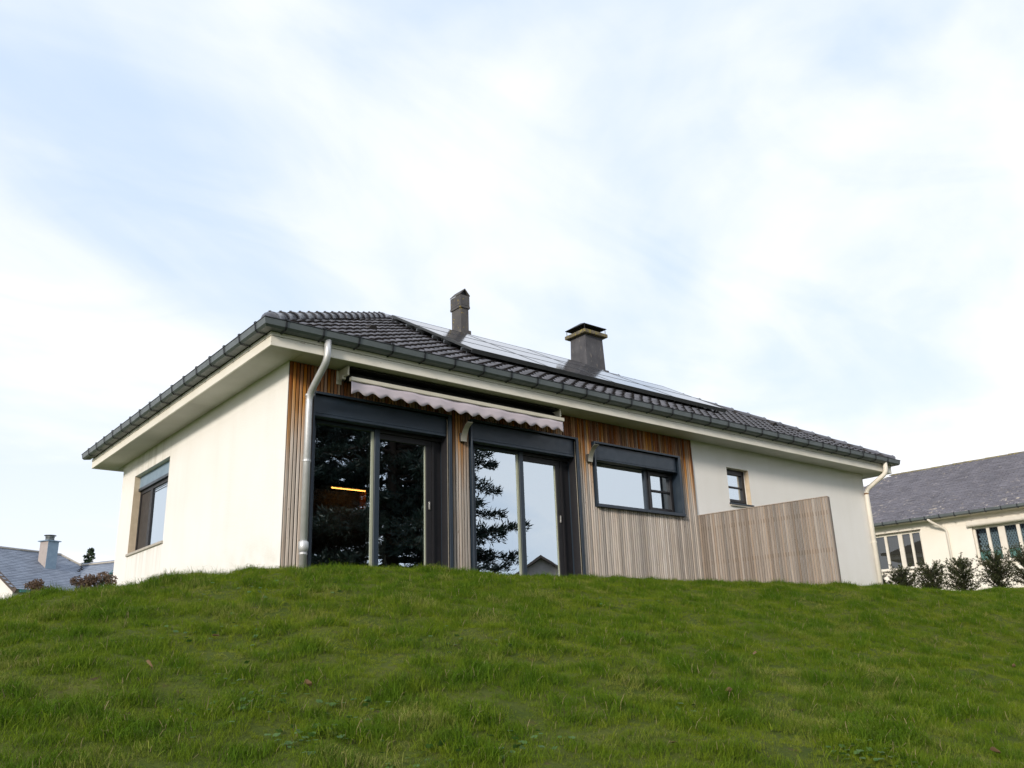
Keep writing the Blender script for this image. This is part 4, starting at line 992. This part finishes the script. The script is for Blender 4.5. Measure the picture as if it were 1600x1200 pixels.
c2 = c1.copy(); COL.objects.link(c2); c2['label'] = 'second dark cedar mirrored at the outer edge of the first glass door'; c2.location = (6.6, -16.6, gz(6.6, -16.6)); c2.rotation_euler.z = 3.0; c1.rotation_euler.z = 1.6
for ch in list(c1.children):
    q = ch.copy(); COL.objects.link(q); q.parent = c2
c3 = c1.copy(); COL.objects.link(c3); c3['label'] = 'added copy of the dark cedar behind the other two, filling gaps in the first door reflection'; c3.location = (9.3, -18.6, gz(9.3, -18.6)); c3.rotation_euler.z = 4.4  # unseen cedar copy, added to block sky gaps in the door reflection
for ch in list(c1.children):
    q = ch.copy(); COL.objects.link(q); q.parent = c3
for q in (c1, c2, c3): q['group'] = 'cedars mirrored in the glass doors'
gh = empty('garden_house', (34.5, -34.3, -3.4)); gh.rotation_euler.z = R(131); tag(gh, 'gabled house mirrored at the foot of the second glass door', 'house')
mb = MB(); mb.box(-4, 4, -2.6, 2.6, 0, 7.0); mb.add([(-4, -2.6, 7), (-4, 2.6, 7), (-4, 0, 8.7), (4, -2.6, 7), (4, 2.6, 7), (4, 0, 8.7)], [(0, 1, 2), (3, 5, 4)]); mb.build('wall', 'pinkish_render', gh)
mb = MB()
for k in (0, .15): mb.v += [(-4.4, -3.0, 6.75 + k), (4.4, -3.0, 6.75 + k), (4.4, 0, 8.72 + k), (-4.4, 0, 8.72 + k), (4.4, 3.0, 6.75 + k), (-4.4, 3.0, 6.75 + k)]
mb.f = [(3, 2, 1, 0), (5, 4, 2, 3), (6, 7, 8, 9), (9, 8, 10, 11), (0, 1, 7, 6), (4, 5, 11, 10), (1, 2, 8, 7), (2, 4, 10, 8), (0, 6, 9, 3), (3, 9, 11, 5)]; mb.t = [0] * 10; fixn(mb.build('roof', 'brown_paint', gh))
for y in (-1.4, .4): mb = MB(); mb.box(4.002, 4.03, y, y + 1.0, 4.6, 6.0); mb.build('window', 'dark_reveal', gh)
def hedge_bush(x, y, h, w_, label, seed):
    random.seed(seed); z = gz(x, y); t = empty('garden_bush', (x, y, z)); tag(t, label, 'bush', 'reddish bushes mirrored in the second glass door'); fo = MB(); st = MB(); st.tube([(0, 0, -.1), (0, 0, h * .7)], [.05, .02], 6); st.build('stem', 'bark', t)
    for k in range(2600):
        d = rv3().normalized(); q = Vector((d.x * w_, d.y * w_, h * .52 + d.z * h * .48)) * 1.0; q = Vector((q.x, q.y, max(.05, q.z))) + rv3(.12); leaf(fo, q, d + rv3(.7), .16, .09)
    fo.build('foliage', 'hedge_leaf', t, tone=True)
for i, (x, y, h, w_, l_) in enumerate(((22.0, -27.5, 6.6, 1.5, 'reddish bush mirrored left of the middle post of the second door'), (25.5, -28.0, 6.4, 1.6, 'reddish bush mirrored at the middle post of the second door'), (33.0, -26.0, 6.4, 2.0, 'reddish bush mirrored beside the gabled house'))): hedge_bush(x, y, h, w_, l_, 60 + i)

# ------------------------------------------------------------------ grass
random.seed(3)
def tuft(n, hmin, hmax, rad, lean):
    mb = MB()
    for k in range(n):
        a = random.uniform(0, 6.28); r_ = rad * math.sqrt(random.random()); p_ = Vector((math.cos(a) * r_, math.sin(a) * r_, -.012)); h = random.uniform(hmin, hmax)
        ba = random.uniform(0, 6.28); bd = Vector((math.cos(ba), math.sin(ba), 0)) * random.uniform(.15, 1) * lean; s = Vector((-math.sin(ba + .5), math.cos(ba + .5), 0)); w_ = random.uniform(.0008, .0018)
        q1 = p_ + bd * h * .18 + Vector((0, 0, h * .45)); q2 = p_ + bd * h * .55 + Vector((0, 0, h * .82)); q3 = p_ + bd * h * 1.05 + Vector((0, 0, h * (1.0 - .25 * bd.length)))
        mb.add([p_ - s * w_, p_ + s * w_, q1 + s * w_, q1 - s * w_, q2 + s * w_ * .7, q2 - s * w_ * .7, q3], [(0, 1, 2, 3), (3, 2, 4, 5), (5, 4, 6)], random.random())
    return mb
protos = []
for i, a in enumerate(((44, .025, .065, .07, 1.0), (40, .03, .08, .065, 1.3), (48, .02, .055, .075, .9), (24, .045, .10, .05, 1.35))):
    me = tuft(*a).mesh('grass_tuft', 'grass_blade', tone=True); protos.append(bpy.data.objects.new('grass_tuft', me))
gc = bpy.data.collections.new('grass_tufts')
for o in protos: gc.objects.link(o)
mb = MB(); st = .125
for i in range(int((24 + 10) / st)):
    for j in range(int((6 + 10.2) / st)):
        x = -10 + i * st; y = -10.2 + j * st; xc, yc = x + st / 2, y + st / 2
        if yc > -.12 and -.1 < xc < 14.7: continue
        if yc > .5 and xc > -.1: continue
        d = Vector((xc - CAM.x, yc - CAM.y)).length
        if d < 1.0: continue
        az = math.degrees(math.atan2(xc - CAM.x, yc - CAM.y))
        if not (-8 < az < 86): continue
        mb.add([(x, y, gz(x, y)), (x + st, y, gz(x + st, y)), (x + st, y + st, gz(x + st, y + st)), (x, y + st, gz(x, y + st))], [(0, 1, 2, 3)])
grass = mb.build('grass', 'grass_blade'); tag(grass, 'uneven green lawn grass with dry tufts', kind='stuff')
ng_ = bpy.data.node_groups.new('grass_scatter', 'GeometryNodeTree'); ng_.interface.new_socket('Geometry', in_out='INPUT', socket_type='NodeSocketGeometry'); ng_.interface.new_socket('Geometry', in_out='OUTPUT', socket_type='NodeSocketGeometry')
def gn(t, **k):
    n = ng_.nodes.new(t)
    for a, b_ in k.items(): setattr(n, a, b_)
    return n
gi, go_ = gn('NodeGroupInput'), gn('NodeGroupOutput'); ds = gn('GeometryNodeDistributePointsOnFaces'); ii = gn('GeometryNodeInstanceOnPoints'); ci = gn('GeometryNodeCollectionInfo')
ci.inputs['Collection'].default_value = gc; ci.inputs['Separate Children'].default_value = True; ci.inputs['Reset Children'].default_value = True
K = ng_.links.new
K(gi.outputs[0], ds.inputs['Mesh']); dn = gn('ShaderNodeTexNoise'); dn.inputs['Scale'].default_value = 1.6; dn.inputs['Detail'].default_value = 5; dm = gn('ShaderNodeMapRange'); dm.inputs[1].default_value = .38; dm.inputs[2].default_value = .58; dm.inputs[3].default_value = 230; dm.inputs[4].default_value = 620; K(dn.outputs[0], dm.inputs[0]); K(dm.outputs[0], ds.inputs['Density']); K(ds.outputs['Points'], ii.inputs['Points']); K(ci.outputs[0], ii.inputs['Instance']); ii.inputs['Pick Instance'].default_value = True
rr = gn('FunctionNodeRandomValue', data_type='FLOAT_VECTOR'); rr.inputs[0].default_value = (-.4, -.4, 0); rr.inputs[1].default_value = (.4, .4, 6.28); K(rr.outputs[0], ii.inputs['Rotation'])
ps_ = gn('GeometryNodeInputPosition'); nz = gn('ShaderNodeTexNoise'); nz.inputs['Scale'].default_value = 3.6; nz.inputs['Detail'].default_value = 3; K(ps_.outputs[0], nz.inputs['Vector'])
mr = gn('ShaderNodeMapRange'); K(nz.outputs[0], mr.inputs[0]); mr.inputs[1].default_value = .40; mr.inputs[2].default_value = .66; mr.inputs[3].default_value = .45; mr.inputs[4].default_value = 1.75
rs_ = gn('FunctionNodeRandomValue', data_type='FLOAT'); rs_.inputs[2].default_value = .52; rs_.inputs[3].default_value = .92
ml = gn('ShaderNodeMath', operation='MULTIPLY'); K(mr.outputs[0], ml.inputs[0]); K(rs_.outputs[1], ml.inputs[1]); K(ml.outputs[0], ii.inputs['Scale'])
K(ii.outputs[0], go_.inputs[0]); md = grass.modifiers.new('scatter', 'NODES'); md.node_group = ng_

# clover patches and fallen leaves
def onlawn(d):
    d = Vector(d); t = 1.5
    while t < 30:
        q = CAM + d * t
        if q.z < gz(q.x, q.y) + .035: return q
        t += .02
    return CAM + d * 9
def pix(u, v): return (F_ * 1374.96 + R_ * (u - 800) - U_ * (v - 600)).normalized()
random.seed(9); mb = MB()
for (u, v, n, sp_) in ((400, 1095, 60, .22), (468, 1148, 36, .10), (540, 1105, 20, .10), (520, 1140, 14, .10), (1380, 1185, 60, .16), (820, 1160, 26, .12), (1105, 1105, 12, .1), (735, 1005, 26, .18), (330, 985, 40, .35), (430, 920, 40, .4), (1010, 940, 26, .3), (640, 1190, 26, .16)):
    c0 = onlawn(pix(u, v))
    for k in range(n):
        x, y = c0.x + random.gauss(0, sp_), c0.y + random.gauss(0, sp_); z = gz(x, y) + random.uniform(.018, .045)
        r_ = random.uniform(.006, .011); a0 = random.uniform(0, 6.28); tl = rv3(.25)
        for l_ in range(3):
            a = a0 + l_ * 2.094; cx_, cy_ = x + math.cos(a) * r_, y + math.sin(a) * r_; tn = random.random()
            mb.add([(cx_ + r_ * math.cos(q * 1.047), cy_ + r_ * math.sin(q * 1.047), z + tl.x * r_ * math.cos(q * 1.047) * 2 + tl.y * r_ * math.sin(q * 1.047) * 2) for q in range(6)], [(0, 1, 2, 3, 4, 5)], tn)
o = mb.build('clover', 'clover_leaf', tone=True); tag(o, 'small round clover leaves scattered in the lawn', kind='stuff')
LF = [(1180, 1023, 'fallen brown leaf on the lawn, upright, below the right end of the slatted screen'), (1140, 1082, 'fallen reddish leaf on the lawn below and left of the upright one'), (1052, 1165, 'fallen brown leaf at the bottom of the lawn, middle right'),
      (1555, 1178, 'fallen brown leaf near the bottom right picture corner'), (232, 1042, 'fallen tan leaf on the left part of the lawn'), (480, 1072, 'small pinkish fallen leaf near the clover patch'), (337, 997, 'small reddish fallen leaf high on the left slope'), (1585, 1042, 'fallen tan leaf near the right picture edge')]
for i, (u, v, l_) in enumerate(LF):
    random.seed(100 + i); q = onlawn(pix(u, v)); mb = MB(); n = 9; s_ = random.uniform(.022, .036)
    for k in range(n + 1):
        t = k / n; w_ = s_ * .62 * math.sin(math.pi * (t * .93 + .05)) * (1 + .25 * (k % 2)); zc = .35 * s_ * t * t
        mb.v += [(s_ * 2 * t - s_, -w_, zc + w_ * .35), (s_ * 2 * t - s_, 0, zc), (s_ * 2 * t - s_, w_, zc + w_ * .35)]
    for k in range(n): mb.f += [(3 * k, 3 * k + 3, 3 * k + 4, 3 * k + 1), (3 * k + 1, 3 * k + 4, 3 * k + 5, 3 * k + 2)]
    mb.t = [random.random()] * len(mb.f)
    o = mb.build('fallen_leaf', 'fallen_leaf', tone=True); o.location = q + Vector((0, 0, .012)); o.rotation_euler = (random.uniform(-.7, .7) + .5, random.uniform(-.6, .2), random.uniform(0, 6.28)); tag(o, l_, 'leaf', 'fallen leaves on the lawn')
    o.modifiers.new('t', 'SOLIDIFY').thickness = .001
